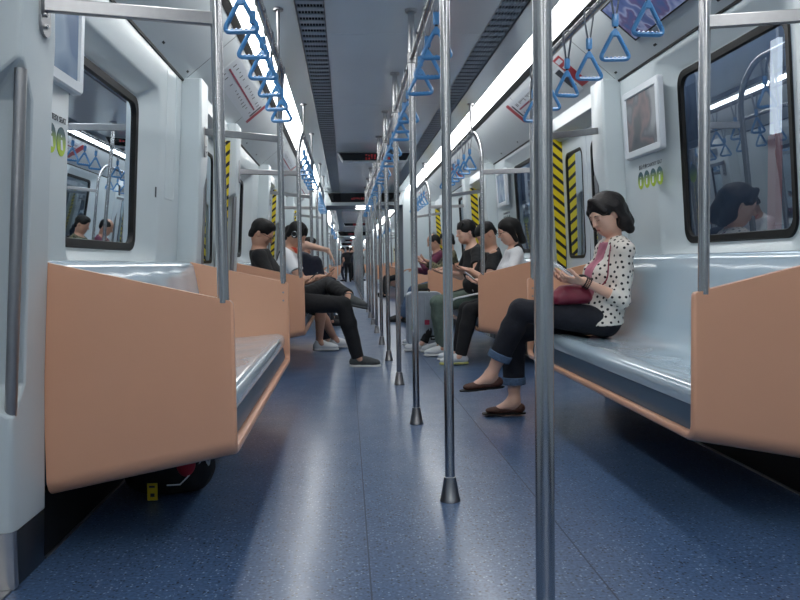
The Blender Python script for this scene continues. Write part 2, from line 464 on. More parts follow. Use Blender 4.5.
for i in range(len(CARS)):
    y0, y1, bays, benches = car_layout(i)
    for s in (-1, 1):
        for bi, c in enumerate(bays):
            det = (i == 0 and c > 0)
            door(s, c, det)
            if c-.9 > y0 + .3 or True:
                for (yd, yb) in ((c-.655, c-.895), (c+.655, c+.905)):
                    g = pillar(s, yd, yb, det)
                    if g: handles.append((g, s, c, yd < c))
        for (a, b) in benches:
            window_section(s, a+.004, b-.004, 1.80 if s < 0 else 1.94)
            bm = NB()
            box(bm, min(s*1.352, s*1.419), max(s*1.352, s*1.419), a+.01, b-.01, 0, .21)
            struct(obj('baseboard_%s' % side_name[s], bm, DARK))
            bm = NB(); box(bm, min(s*1.345, s*1.353), max(s*1.345, s*1.353), a+.005, b-.005, 0, .008); trim(bm, STEELD)
        plain_wall(s, y0, bays[0]-.9); plain_wall(s, bays[-1]+.91, y1)
    # end walls with portal openings
    for ye, yo in ((y1-.06, y1), (y0, y0+.06)):
        if i == 0 and ye < 0:
            bm = NB(); box(bm, -1.46, 1.46, y0-.03, y0+.02, 0, 2.42); struct(obj('wall_back', bm, WALL)); continue
        if i == len(CARS)-1 and ye > 60:
            bm = NB(); box(bm, -1.46, 1.46, y1-.05, y1, 0, 2.42); struct(obj('wall_front', bm, CONC)); continue
        bm = NB()
        box(bm, -1.47, -.76, ye, yo, 0, 2.42); box(bm, .76, 1.47, ye, yo, 0, 2.42); box(bm, -.76, .76, ye, yo, 2.06, 2.42)
        struct(obj('wall_portal', bm, WALL, bevel=.01))
    if i < len(CARS)-1:
        g0, g1 = y1, CARS[i+1][0]
        for s in (-1, 1):
            bm = NB(); n = 14
            loft(bm, [[(s*(.78 if k % 2 else .82), g0+(g1-g0)*k/n, z) for k in range(n+1)] for z in (0, 2.1)], closed=False)
            struct(obj('wall_%s' % side_name[s], bm, CONC, smooth=False))
        bm = NB(); box(bm, -.82, .82, g0, g1, 2.08, 2.12); struct(obj('ceiling', bm, CONC))
        for q, yy in enumerate((g0+.35, g1-.35)):
            o_ = NB(); box(o_, -.16, .16, yy-.05, yy+.05, 2.066, 2.079)
            o = obj('ceiling_lamp', o_, LIGHT)
            tag(o, 'small rectangular white lamp in the gangway roof, %s end of the %s gangway' % ('near' if q == 0 else 'far', ['first', 'second', 'third'][i]), 'lamp')
words_bay = {0: 'foreground', 1: 'first', 2: 'second', 3: 'third'}
for g, s, c, near in handles:
    tag(g, 'steel grab handle in the %s pillar at the %s side of the %s' % (side_name[s], 'near' if near else 'far', bay_word(c)), 'grab handle', 'grab handles on the door pillars')
# tunnel outside
for s in (-1, 1):
    bm = NB(); box(bm, min(s*2.5, s*2.6), max(s*2.5, s*2.6), -6, YEND, -.6, 3.2)
    struct(obj('wall_tunnel', bm, TUNNEL))

# ------------------------------------------------------------------ benches
def bench(s, y0, label):
    root = empty('bench', (s*1.05+(.012 if s > 0 else 0), y0, 0))
    tag(root, label, 'bench', 'six seat benches along the walls')
    def T(x, y, z): return (s*x - s*1.05, y, z)     # y local to the bench
    # orange ribbon: U shape lofted across X
    t = .030; R = .062; xs = [.742, .746, .753, .80, 1.0, 1.2, 1.335]
    loops = []
    for xi, x in enumerate(xs):
        zt = .806 + (x-.75)*.23; zb = .305 - (x-.75)*.19
        sh = [.010, .003, 0, 0, 0, 0, 0][xi]; dz = [.016, .006, 0, 0, 0, 0, 0][xi]
        zt -= dz
        out = [(sh, zt)]
        for k in range(9):
            a = math.pi + math.pi/2*k/8; out.append((R + (R-sh)*math.cos(a), zb+R+(R-sh)*math.sin(a)))
        for k in range(9):
            a = 1.5*math.pi + math.pi/2*k/8; out.append((BL-R + (R-sh)*math.cos(a), zb+R+(R-sh)*math.sin(a)))
        out.append((BL-sh, zt))
        t2 = t-sh; Ri = R-t2
        inn = [(BL-t2, zt)]
        for k in range(9):
            a = 2*math.pi - math.pi/2*k/8; inn.append((BL-R + Ri*math.cos(a), zb+R+Ri*math.sin(a)))
        for k in range(9):
            a = 1.5*math.pi - math.pi/2*k/8; inn.append((R + Ri*math.cos(a), zb+R+Ri*math.sin(a)))
        inn.append((t2, zt))
        loops.append([T(x, y, z) for y, z in out+inn])
    bm = NB(); loft(bm, loops)
    obj('side_panel_shell', bm, ORANGE, root, ang=40)
    # seat shell profile
    top = [(1.405, .925), (1.385, .945), (1.335, .94), (1.315, .915), (1.30, .84), (1.275, .68), (1.255, .58), (1.235, .525), (1.20, .492), (1.15, .478), (1.05, .472), (.95, .478), (.88, .487), (.82, .49), (.79, .482), (.775, .465), (.772, .44), (.776, .418)]
    bot = [(.80, .412), (.86, .43), (1.2, .43), (1.30, .50), (1.405, .60)]
    bm = NB(); ya, yb = t+.001, BL-t-.001
    N = 48; loops = []
    for k in range(N+1):
        y = ya+(yb-ya)*k/N; ph = (y-ya)/(yb-ya)*6; dip = (.5-.5*math.cos(2*math.pi*ph))
        l = []
        for x, z in top:
            dz = -.004*dip if 1.2 > x > .85 else 0; dx = .005*dip if .55 < z < .88 else 0
            l.append(T(x+dx, y, z+dz))
        loops.append(l+[T(x, y, z) for x, z in bot])
    loft(bm, loops); obj('seat', bm, SEAT, root, ang=50)
    bm = NB()
    prism_y(bm, [(s*x-s*1.05, z) for x, z in ((.785, .416), (.772, .345), (.778, .325), (1.395, .22), (1.395, .6), (1.25, .43))], ya, yb)
    obj('seat_base', bm, NAVY, root)
    for yy in (t+.0012, BL-t-.0012):
        for k in range(2):
            bm = NB(); Mx = Matrix.Translation(T(.775, yy, .745-k*.05)) @ Matrix.Rotation(math.pi/2, 4, 'X')
            bmesh.ops.create_cone(bm, cap_ends=True, segments=12, radius1=.006, radius2=.005, depth=.003, matrix=Mx)
            obj('screw', bm, STEELD, root)
    return root
bench_things = []
ordin = ['first', 'second', 'third', 'fourth']
proto = {}
for i in range(len(CARS)):
    y0, y1, bays, benches = car_layout(i)
    for s in (-1, 1):
        for bi, (a, b) in enumerate(benches):
            if i == 0 and b < 1.5: continue
            k = bi if i == 0 else bi+1
            where = {1: 'nearest', 2: 'second', 3: 'third'}.get(k) if i == 0 else None
            lab = ('%s salmon-orange bench with pale blue seat along the %s wall of the near car' % (where, side_name[s])) if i == 0 else 'distant salmon-orange bench on the %s of the %s, %s from the gangway' % (side_name[s], car_word[i], ordin[bi])
            if s not in proto: proto[s] = bench(s, a, lab); r = proto[s]
            else:
                r = copy_tree(proto[s]); r.location.y = a; r['label'] = lab
            bench_things.append((i, k, s, a, r))

# ------------------------------------------------------------------ handrails over the benches (inverted U with bench poles) and wall bars
RZ = 2.055
def handrail(s, a, lab, det=True):
    root = empty('handrail', (s*.775+(.020 if s > 0 else 0), a, .8)); tag(root, lab, 'handrail', 'bench handrails')
    def Tt(p): return (s*p[0]-s*.775, p[1], p[2]-.8)
    path = arc_path([(.775, .016, .80), (.775, .016, 1.88), (.742, .18, RZ), (.742, BL-.18, RZ), (.775, BL-.016, 1.88), (.775, BL-.016, .80)], .12, 8)
    bm = NB(); tube(bm, [Tt(p) for p in path], .0185, n=16 if det else 8)
    obj('rail', bm, STEEL, root)
    for yy in (.35, BL-.45):
        bm = NB(); tube(bm, [Tt((.742, yy, RZ)), Tt((.735, yy, 2.335))], .010, n=10); obj('hanger', bm, STEELD, root)
        if det:
            bm = NB(); tube(bm, [Tt((.735, yy, 2.322)), Tt((.735, yy, 2.336))], .028, n=16); obj('flange', bm, STEELD, root)
    for yy, yw in ((.016, -.10), (BL-.016, BL+.12)):
        bm = NB()
        p0 = Vector(Tt((.765, yy, 1.685))); zw = 1.69 if yw < 0 else 1.755; p1 = Vector(Tt((pil_x(1.75)+.01, yw, zw)))
        d = (p1-p0).normalized(); nrm = d.cross(Vector((0, 0, 1))).normalized(); u = nrm.cross(d)
        loft(bm, [[p + nrm*.011*a_ + u*.021*b_ for a_, b_ in ((-1, -1), (-1, 1), (1, 1), (1, -1))] for p in (p0, p1)])
        obj('wall_bar', bm, STEELD, root, bevel=.004 if det else 0)
        if det:
            x = pil_x(1.75); bm = NB(); l = [(-s*.0035, a_, b_) for a_, b_ in rrect(.075, .19, .036, 6)]; 
            l0 = [Vector(Tt((x, yw, 1.69)))+Vector((0, p[1], p[2]))+Vector((s*.012, 0, 0)) for p in l]; l1 = [v-Vector((s*.016, 0, 0)) for v in l0]
            loft(bm, [l0, l1]); pl = obj('mounting_plate', bm, STEELD, root)
            for dz in (-.065, -.03):
                bm = NB(); c0 = Vector(Tt((x, yw, 1.69)))+Vector((-s*.0035, 0, dz)); tube(bm, [c0, c0+Vector((-s*.005, 0, 0))], .0075, n=10); obj('bolt', bm, STEEL, pl)
    return root
hp = {}
for (i, k, s, a, r) in bench_things:
    if i > 2: continue
    lab = ('%s overhead handrail with end poles above the %s bench of the near car' % ({1: 'nearest', 2: 'second', 3: 'third'}[k], side_name[s])) if i == 0 else 'distant handrail above the %s bench, %s, %s from the gangway' % (side_name[s], car_word[i], ordin[k-1])
    if s not in hp: hp[s] = handrail(s, a, lab)
    else:
        r = copy_tree(hp[s]); r.location.y = a; r['label'] = lab

# ------------------------------------------------------------------ centre poles and rail
def centre_pole(y, lab):
    root = empty('pole', (0, y, 0)); tag(root, lab, 'pole', 'grab poles down the middle of the aisle')
    bm = NB(); tube(bm, [(0, 0, .05), (0, 0, 2.32)], .0188, n=24); obj('shaft', bm, STEEL, root)
    bm = NB(); lathe(bm, [(.040, 0), (.040, .006), (.037, .012), (.0235, .088), (.0235, .093), (.019, .095)], 0, 0); obj('base_cone', bm, STEELD, root)
    bm = NB(); lathe(bm, [(.020, 2.30), (.032, 2.306), (.036, 2.3225)], 0, 0); obj('ceiling_flange', bm, STEELD, root)
    return root
POLE_Y = [1.50 + 1.447*k for k in range(10)]
cpo = centre_pole(POLE_Y[0], 'thick nearest centre pole, cut off by the bottom of the photo')
nums = ['nearest', 'second', 'third', 'fourth', 'fifth', 'sixth', 'seventh', 'eighth', 'ninth', 'tenth']
for k, y in enumerate(POLE_Y[1:]):
    c = copy_tree(cpo); c.location.y = y; c['label'] = 'steel centre pole with cone foot on the floor, %s from the camera' % nums[k+1]
for i in (1, 2, 3):
    y0, y1 = CARS[i]
    for k in range(11):
        c = copy_tree(cpo); c.location.y = y0+1.4+k*1.447; c['label'] = 'thin distant steel centre pole in the %s' % car_word[i]; c['group'] = 'distant centre poles in the %s' % car_word[i]
def centre_rail(y0, y1, lab):
    root = empty('centre_rail', (0, y0, RZ)); tag(root, lab, 'handrail')
    bm = NB(); tube(bm, [(0, 0, 0), (0, y1-y0, 0)], .0165, n=12); obj('rail', bm, STEEL, root)
    for y in [p for p in POLE_Y if y0 < p < y1]:
        bm = NB(); lathe(bm, [(.020, -.03), (.024, -.026), (.024, .026), (.020, .03)], 0, y-y0, n=16); obj('clamp', bm, STEELD, root)
centre_rail(.2, 14.6, 'straight overhead steel rail joining the centre poles of the near car')
for i in (1, 2, 3): centre_rail(CARS[i][0]+1.2, CARS[i][1]-1.2, 'overhead rail through the centre poles of the %s' % car_word[i])

# ------------------------------------------------------------------ straps
def strap(lab):
    root = empty('hand_strap', (0, 0, RZ)); tag(root, lab, 'hand strap')
    # webbing loop over the rail
    bm = NB()
    pts = []
    for k in range(13):
        a = math.pi*k/12; pts.append((.021*math.cos(a), 0, .021*math.sin(a)))
    pts = [(.006, 0, -.125), (.021, 0, -.03)] + pts + [(-.021, 0, -.03), (-.006, 0, -.125)]
    loft(bm, [[(x*f, y, z*1.0 + (0 if f == 1 else 0)) for x, _, z in pts] for y, f in ((-.011, 1), (.011, 1))], closed=False)
    o = obj('webbing', bm, WEB, root); so = o.modifiers.new('t', 'SOLIDIFY'); so.thickness = .002
    bm = NB(); l = rrect(.027, .018, .005, 3)
    loft(bm, [[(x*f, y*f, z) for x, y in l] for z, f in ((-.118, .85), (-.122, 1), (-.164, 1), (-.17, .8))]); obj('sleeve', bm, STRAPB, root)
    bm = NB(); tube(bm, [(0, 0, -.165), (0, 0, -.185)], .006, n=8); obj('pin', bm, DARK, root)
    bm = NB()
    path = arc_path([(0, 0, -.185), (-.062, 0, -.302), (.062, 0, -.302), (0, 0, -.185)], .022, 6)[0:-1]
    # rounded closed triangle
    A = [Vector(p) for p in ((0, 0, -.180), (-.066, 0, -.304), (.066, 0, -.304))]
    loop = []
    for q in range(3):
        a_, b_, c_2 = A[q-1], A[q], A[(q+1) % 3]; rr = .02 if q == 0 else .03
        p1 = b_+(a_-b_).normalized()*rr; p2 = b_+(c_2-b_).normalized()*rr
        for t in range(7):
            u = t/6; loop.append((1-u)**2*p1+2*u*(1-u)*b_+u*u*p2)
    tube(bm, loop, .0092, n=8, closed=True)
    obj('handle', bm, STRAPB, root)
    bm = NB(); l = [(-.019, -.210), (-.006, -.178), (.006, -.178), (.019, -.210)]
    loft(bm, [[(x, y, z) for x, z in l] for y in (-.009, .009)]); obj('handle_cap', bm, STRAPB, root, bevel=.003)
    bm = NB()
    for k in range(5):
        x = -.034+k*.017; bmesh.ops.create_icosphere(bm, subdivisions=1, radius=.0085, matrix=Matrix.Translation((x, 0, -.2985)))
    obj('grip', bm, STRAPB, root)
    return root
sp0 = None; nth = ['first', 'second', 'third', 'fourth', 'fifth', 'sixth', 'seventh', 'eighth']
def put_strap(x, y, lab, group, tilt=0, deep=True):
    global sp0
    if sp0 is None: sp0 = strap(lab); r = sp0
    else: r = copy_tree(sp0)
    r.location = (x, y, RZ); r['label'] = lab; r['group'] = group; r.rotation_euler = (0, 0, 0)
    r.rotation_euler.z = random.uniform(-.22, .22); r.rotation_euler.x = random.uniform(-.04, .04)
for (i, k, s, a, r) in bench_things:
    if i > 1 or (i == 1 and k > 2): continue
    for q in range(6):
        if i == 0: lab = 'blue triangular hand strap, %s on the rail over the %s %s bench' % (nth[q], {1: 'nearest', 2: 'second', 3: 'third'}[k], side_name[s])
        else: lab = 'far-off blue hand strap, %s on the %s rail, %s bench of the second car' % (nth[q], side_name[s], ordin[k-1])
        put_strap(s*.742+(.006 if s > 0 else 0), a+.38+.352*q, lab, 'blue hand straps over the benches')
for pk in range(0, 9):
    for q in range(3):
        put_strap(0, POLE_Y[pk]+.27+.34*q, 'blue triangular hand strap on the centre rail, %s beyond the %s centre pole' % (nth[q], nums[pk]), 'blue hand straps on the centre rail')

# ------------------------------------------------------------------ displays
def led_text(bm, x0, x1, z0, z1, y, seed, n):
    rnd = random.Random(seed)
    x = x0
    while x < x1:
        wdt = rnd.uniform(.022, .03)
        for r_ in range(4):
            if rnd.random() < .75:
                zz = z0+(z1-z0)*(r_+.5)/4; a = x+rnd.uniform(0, .006); box(bm, a, x+wdt-rnd.uniform(0, .006), y-.0015, y, zz-.0035, zz+.0035)
        x += wdt+.012
def led_sign(y, lab, i):
    root = empty('led_display', (0, y, 2.2)); tag(root, lab, 'display')
    # hexagonal ended housing hanging under the ceiling
    prof = [(-.47, .115), (-.405, .0), (.405, .0), (.47, .115)]
    bm = NB(); loft(bm, [[(x, -.02, z) for x, z in prof], [(x, .12, z) for x, z in prof]]); obj('housing', bm, SLANT, root, bevel=.004)
    pr2 = [(-.452, .108), (-.397, .014), (.397, .014), (.452, .108)]
    bm = NB(); loft(bm, [[(x, -.024, z) for x, z in pr2], [(x, -.0195, z) for x, z in pr2]]); obj('screen', bm, SCREENB, root)
    bm = NB(); led_text(bm, -.12, .30, .062, .088, -.0245, i, 8); led_text(bm, -.12, .18, .026, .048, -.0245, i+9, 8); obj('lettering', bm, REDLED, root, smooth=False)
    return root
led_sign(9.97, 'black LED display with red characters hanging from the ceiling above the second doorway', 1)
led_sign(27.3, 'distant black LED display under the ceiling of the second car', 2)
led_sign(46.3, 'distant black LED display under the ceiling of the third car', 3)
for i, y in enumerate((15.54, 34.44, 53.34)):
    root = empty('portal_display', (0, y, 2.1)); tag(root, 'wide black LED display with red text above the %s gangway opening' % ordin[i], 'display')
    pr = [(-.72, .20), (-.655, .02), (.655, .02), (.72, .20)]
    bm = NB(); loft(bm, [[(x, -.05, z) for x, z in pr], [(x, -.003, z) for x, z in pr]]); obj('screen', bm, SCREENB, root)
    bm = NB(); led_text(bm, -.26, .06, .07, .11, -.0512, i+30, 8); obj('lettering', bm, REDLED, root, smooth=False)
    bm = NB(); pr = [(-.76, .215), (-.68, -.0), (.68, -.0), (.76, .215)]
    loft(bm, [[(x, -.04, z) for x, z in pr], [(x, -.001, z) for x, z in pr]]); obj('housing', bm, SLANT, root)

# ------------------------------------------------------------------ printed panels on the slanted cove
def slant_frame(s, u, y):   # u 0..1 from light strip to wall seam
    P0 = Vector((s*1.02, y, 2.325)); P1 = Vector((s*1.355, y, SEAM_Z+.008)); return P0.lerp(P1, u)
def slant_panel(bm, s, u0, u1, y0, y1, t0, t1):
    P0 = Vector((1.02, 0, 2.325)); P1 = Vector((1.355, 0, SEAM_Z+.008)); d = (P1-P0); n = Vector((d.z, 0, -d.x)).normalized()
    pts = []
    loops = []
    for t in (t0, t1):
        l = []
        for u, y in ((u0, y0), (u1, y0), (u1, y1), (u0, y1)):
            p = P0+d*u+n*t; l.append((s*p.x, y, p.z))
        loops.append(l)
    loft(bm, loops)
def route_map(s, y0, y1, lab, seed):
    bm = NB(); slant_panel(bm, s, .12, .62, y0, y1, -.001, .0015)
    r = obj('route_map', bm, SIGNW, smooth=False); tag(r, lab, 'route map', 'route maps above the doors')
    bm = NB(); slant_panel(bm, s, .34, .37, y0+.08, y1-.25, .0015, .0025); obj('line', bm, SIGNP, r, smooth=False)
    bm = NB(); rnd = random.Random(seed); n = 14
    for k in range(n):
        y = y0+.1+k*(y1-y0-.38)/(n-1); slant_panel(bm, s, .335, .375, y, y+.008, .0025, .003)
        for uu in (.22, .44):
            if rnd.random() < .8: slant_panel(bm, s, uu, uu+rnd.uniform(.03, .08), y-.004, y+.012, .0015, .0022)
    obj('printed_text', bm, SIGNK, r, smooth=False)['kind'] = 'stuff'
    bm = NB(); slant_panel(bm, s, .12, .62, y1-.12, y1-.03, .0015, .0025); obj('red_band', bm, SIGNR, r, smooth=False)
    bm = NB(); slant_panel(bm, s, .2, .5, y1-.19, y1-.15, .0015, .0025); obj('heading', bm, SIGNK, r, smooth=False)
for k, w_ in ((1, 'first'), (2, 'second'), (3, 'third')):
    c = 1.59+PER*k
    for s in (-1, 1):
        route_map(s, c-.52 if s < 0 else c+.30, c+1.20, 'white route map with crimson line above the %s %s-hand doorway' % (w_, side_name[s]), k)
def poster(s, y0, y1, u0, u1, m, lab, name='advert_sticker'):
    bm = NB(); slant_panel(bm, s, u0, u1, y0, y1, -.001, .003); o = obj(name, bm, m, smooth=False); tag(o, lab, 'sticker'); return o
o = poster(1, 5.22, 5.36, .12, .74, SIGNR, 'narrow red sticker on the right slanted ceiling panel above the first doorway')
bm = NB(); slant_panel(bm, 1, .16, .24, 5.24, 5.34, .003, .004); slant_panel(bm, 1, .3, .34, 5.25, 5.33, .003, .004); obj('lettering', bm, SIGNW, o, smooth=False)
o = poster(1, 5.39, 5.52, .25, .78, SIGNW, 'small white sticker with a dark picture beside the red sticker on the right ceiling panel')
bm = NB(); slant_panel(bm, 1, .29, .66, 5.40, 5.51, .003, .004); obj('picture', bm, SIGNK, o, smooth=False)
o = poster(1, 10.95, 11.1, .12, .78, SIGNR, 'distant red sticker on the right slanted ceiling panel past the second doorway')
# LCD advert screen
SCR = ramp_tex('lcd_blue_purple', 'noise', [(0, (50, 64, 100)), (.42, (78, 92, 136)), (.5, (130, 138, 170)), (.56, (88, 80, 116)), (.66, (66, 82, 126))], 9, .2, const=False)
nt = SCR.node_tree; b = nt.nodes['Principled BSDF']; r = [n for n in nt.nodes if n.type == 'VALTORGB'][0]
nt.links.new(r.outputs['Color'], b.inputs['Emission Color']); b.inputs['Emission Strength'].default_value = .45
bm = NB(); slant_panel(bm, 1, .08, .68, 3.2, 4.30, -.001, .008); o = obj('advert_screen', bm, DARK, smooth=False)
tag(o, 'blue and purple advertising screen on the slanted panel above the nearest right bench', 'screen')
bm = NB(); slant_panel(bm, 1, .10, .66, 3.22, 4.28, .008, .009); obj('picture', bm, SCR, o, smooth=False)
# small recessed latches on the cove
for s in (-1, 1):
    for y in (3.45, 4.18, 4.80, 7.6, 8.4):
        bm = NB(); slant_panel(bm, s, .86, .89, y, y+.035, -.001, .002); o = obj('latch', bm, DARK, smooth=False)
        tag(o, 'tiny black latch in the %s slanted ceiling panel, %s' % (side_name[s], {3.45: 'above the nearest window middle', 4.18: 'above the nearest window far edge', 4.80: 'above the nearest bench end', 7.6: 'above the second bench window', 8.4: 'above the second bench far half'}[y]), 'latch', 'latches in the slanted panels')
# panel joints on the cove
for s in (-1, 1):
    bm = NB()
    for y in [B0-.02, B0+BL+.02, B0+PER-.02, B0+PER+BL+.02, B0+2*PER-.02, B0+2*PER+BL]:
        slant_panel(bm, s, 0.03, 1, y-.002, y+.002, -.001, .0008)
    prism_y(bm, [(s*x, z) for x, z in ((1.348, 2.052), (1.352, 2.041), (1.364, 2.041), (1.364, 2.052))], -5.8, 15.5)
    trim(bm, DARK, smooth=False)

# ------------------------------------------------------------------ framed adverts and courtesy signs on the walls
ADR = ramp_tex('advert_picture_grey_pink', 'noise', [(0, (60, 66, 72)), (.45, (84, 90, 96)), (.53, (130, 112, 114)), (.58, (96, 102, 110)), (.68, (150, 156, 160))], 5, .3, const=False)
ADL = ramp_tex('advert_picture_blue', 'noise', [(0, (120, 140, 165)), (.45, (150, 168, 188)), (.6, (104, 124, 152))], 4, .15, const=False)
def wall_quad(s, y, z, dx): return Vector((s*(wall_x(z)-dx), y, z))
def ad_frame(s, y0, y1, z0, z1, m, lab):
    def ring(e, dx): return [wall_quad(s, (y0+y1)/2+a, (z0+z1)/2+b, dx) for a, b in rrect(y1-y0-2*e, z1-z0-2*e, max(.004, .018-e*.3), 4)]
    bm = NB(); loft(bm, [ring(0, -.004), ring(0, .022), ring(.006, .03), ring(.04, .03), ring(.045, .02)], cap=False); 
    o = obj('framed_advert', bm, SIGNW, ang=35); tag(o, lab, 'picture frame')
    bm = NB(); v = [bm.verts.new(p) for p in ring(.044, .021)]; bm.faces.new(v); obj('picture', bm, m, o, smooth=False)
ad_frame(1, 4.235, 4.78, 1.53, 1.935, ADR, 'white framed grey and pink advert on the right wall above the seated woman')
ad_frame(-1, 2.51, 3.04, 1.56, 1.95, ADL, 'white framed pale blue advert on the left wall beside the near window')
ad_frame(1, 8.4, 8.9, 1.53, 1.93, ADL, 'distant white framed advert on the right wall behind the girl with glasses')
GREEN = mat('sign_green', (150, 190, 40), .4); TEAL = mat('sign_teal', (20, 70, 80), .4)
def sign_green_mat():
    m = mat('courtesy_oval', (150, 190, 40), .4); nt = m.node_tree; b = nt.nodes['Principled BSDF']
    tc = [n for n in nt.nodes if n.type == 'TEX_COORD'][0]; sx = nt.nodes.new('ShaderNodeSeparateXYZ'); nt.links.new(tc.outputs['Object'], sx.inputs[0])
    mr = nt.nodes.new('ShaderNodeMapRange'); mr.inputs['From Min'].default_value = -.05; mr.inputs['From Max'].default_value = .05
    nt.links.new(sx.outputs['Z'], mr.inputs['Value']); r = nt.nodes.new('ShaderNodeValToRGB')
    for e, (p, c) in zip(r.color_ramp.elements, ((.25, (176, 204, 40)), (.8, (24, 74, 84)))): e.position = p; e.color = (*lin(c), 1)
    nt.links.new(mr.outputs['Result'], r.inputs['Fac']); nt.links.new(r.outputs['Color'], b.inputs['Base Color']); return m
COV = sign_green_mat()
def courtesy(s, yc, zc, lab, n=4, label_z=.075):
    root = empty('courtesy_sign', (s*wall_x(zc), yc, zc)); tag(root, lab, 'sign')
    for k in range(n):
        yy = (k-(n-1)/2)*.095*-s
        bm = NB(); l0 = []; 
        for dx in (.0005, .002):
            l0.append([(-s*dx + s*(wall_x(zc+.052*math.sin(t))-wall_x(zc)), yy+.044*math.cos(t), .052*math.sin(t)) for t in [2*math.pi*q/24 for q in range(24)]])
        loft(bm, l0); o = obj('oval', bm, COV, root)
        bm = NB()
        tube(bm, [(-s*.0028, yy, -.030), (-s*.0028, yy, .006)], [.012, .008], n=8)
        bmesh.ops.create_icosphere(bm, subdivisions=1, radius=.0075, matrix=Matrix.Translation((-s*.003, yy, .022)))
        for v in bm.verts: v.co.x = -s*.0028 + (v.co.x+s*.0028)*.08
        obj('pictogram', bm, SIGNW, o)
    Rm = Matrix(((0, 0, -s), (-s, 0, 0), (0, 1, 0))).to_4x4()
    for txt, yy, sz in (('爱心专座', .1*s, .030), ('COURTESY SEAT', -.07*s, .030)):
        text_mesh('lettering', txt, sz, SIGNK, root, Matrix.Translation((-s*.0025-s*(-(wall_x(zc+label_z)-wall_x(zc)))*1, yy, label_z)) @ Rm)
courtesy(1, 4.475, 1.39, 'four green oval pictograms under COURTESY SEAT lettering on the right wall')
courtesy(-1, 2.76, 1.37, 'green oval courtesy seat pictograms on the left wall under the near advert')
courtesy(1, 8.55, 1.37, 'distant green courtesy sign on the right wall behind the second bench')
# little hatch on the left wall and door-side notices
bm = NB()
for e0, e1 in ((0, .012),):
    def rr_(e, dx): return [wall_quad(-1, 4.62+a, 1.72+b, dx) for a, b in rrect(.24-2*e, .84-2*e, .02, 4)]
    loft(bm, [rr_(0, -.002), rr_(.002, .003), rr_(.012, .003), rr_(.014, -.002)], cap=False)
o = obj('wall_hatch', bm, WALL); tag(o, 'tall narrow outlined hatch in the left wall beyond the near window', 'hatch')
bm = NB(); v = [wall_quad(-1, y, z, .002) for y, z in ((4.30, 1.29), (4.32, 1.29), (4.32, 1.345), (4.30, 1.345))]; loft(bm, [v, [p+Vector((-.004, 0, 0)) for p in v]])
o = obj('wall_tag', bm, SIGNK, smooth=False); tag(o, 'tiny dark tag on the left wall right of the near window', 'tag')
# lit platform panel seen through the right window
for s, sx, z0, es_ in ((1, 2.20, 2.75, 8), (-1, 2.20, 2.75, 4)):  # added fill bars above the windows, brightening the tunnel walls behind the glass
    bm = NB(); box(bm, min(s*sx, s*(sx+.1)), max(s*sx, s*(sx+.1)), .5, 14, z0, z0+.06)
    o = obj('added_outside_fill', bm, mat('added_outside_fill_%s' % side_name[s], (225, 235, 245), .5, emit=(215, 230, 250), es=es_)); tag(o, 'added fill light bar outside along the %s tunnel wall, brightening the view through the windows' % side_name[s], 'lamp')
bm = NB(); box(bm, -2.1, -1.9, 4.95, 5.25, -.6, 3.0); o = obj('platform_column', bm, WALL, bevel=.02); tag(o, 'pale column outside the nearest left window', 'column')
LIT = mat('platform_light_box', (235, 240, 245), .4, emit=(235, 242, 250), es=1.1); PNK = mat('platform_pink_panel', (190, 120, 125), .5, emit=(190, 120, 125), es=.12)
root = empty('platform_light_box', (2.25, 4.67, -.6)); tag(root, 'tall lit white light box with a pink lower panel outside the right window', 'light box')
bm = NB(); box(bm, 0, .03, -.042, .042, 1.68+.6, 2.25+.6); obj('lamp_panel', bm, LIT, root)
bm = NB(); box(bm, -.01, .03, -.05, .042, 0, 1.67+.6); obj('lower_panel', bm, PNK, root)

# ================================================================== people (signed-distance bodies -> one continuous surface each)
def surface_nets(Fd, org, h):
    S = Fd < 0
    nx, ny, nz = Fd.shape
    cs = [(i, j, k) for i in (0, 1) for j in (0, 1) for k in (0, 1)]
    sl = lambda c: tuple(slice(c[q], (nx, ny, nz)[q]-1+c[q]) for q in range(3))
    cnt = sum(S[sl(c)].astype(np.int8) for c in cs)
    act = (cnt > 0) & (cnt < 8)
    I = np.argwhere(act); idx = -np.ones(act.shape, np.int32); idx[act] = np.arange(len(I))
    acc = np.zeros((len(I), 3)); num = np.zeros(len(I))
    for a in cs:
        for q in range(3):
            if a[q] == 0:
                b = list(a); b[q] = 1
                fa = Fd[I[:, 0]+a[0], I[:, 1]+a[1], I[:, 2]+a[2]]; fb = Fd[I[:, 0]+b[0], I[:, 1]+b[1], I[:, 2]+b[2]]
                m = (fa < 0) != (fb < 0); t = np.where(m, fa/np.where(m, fa-fb, 1), 0)
                p = np.array(a, float)[None, :].repeat(len(I), 0); p[:, q] += t
                acc[m] += p[m]; num[m] += 1
    V = (I + acc/num[:, None])*h + org
    Q = []
    for q in range(3):
        r, s = (q+1) % 3, (q+2) % 3
        s0 = [slice(None)]*3; s1 = [slice(None)]*3; s0[q] = slice(0, -1); s1[q] = slice(1, None)
        A = S[tuple(s0)]; B = S[tuple(s1)]
        E = np.argwhere(A != B)
        ok = (E[:, r] > 0) & (E[:, s] > 0) & (E[:, r] < (nx, ny, nz)[r]-1) & (E[:, s] < (nx, ny, nz)[s]-1)
        E = E[ok]; fl = A[E[:, 0], E[:, 1], E[:, 2]]
        def g(dr, ds):
            e = E.copy(); e[:, r] += dr; e[:, s] += ds; return idx[e[:, 0], e[:, 1], e[:, 2]]
        quad = np.stack([g(-1, -1), g(0, -1), g(0, 0), g(-1, 0)], 1)
        quad[~fl] = quad[~fl][:, ::-1]
        Q.append(quad)
    return V, np.concatenate(Q)

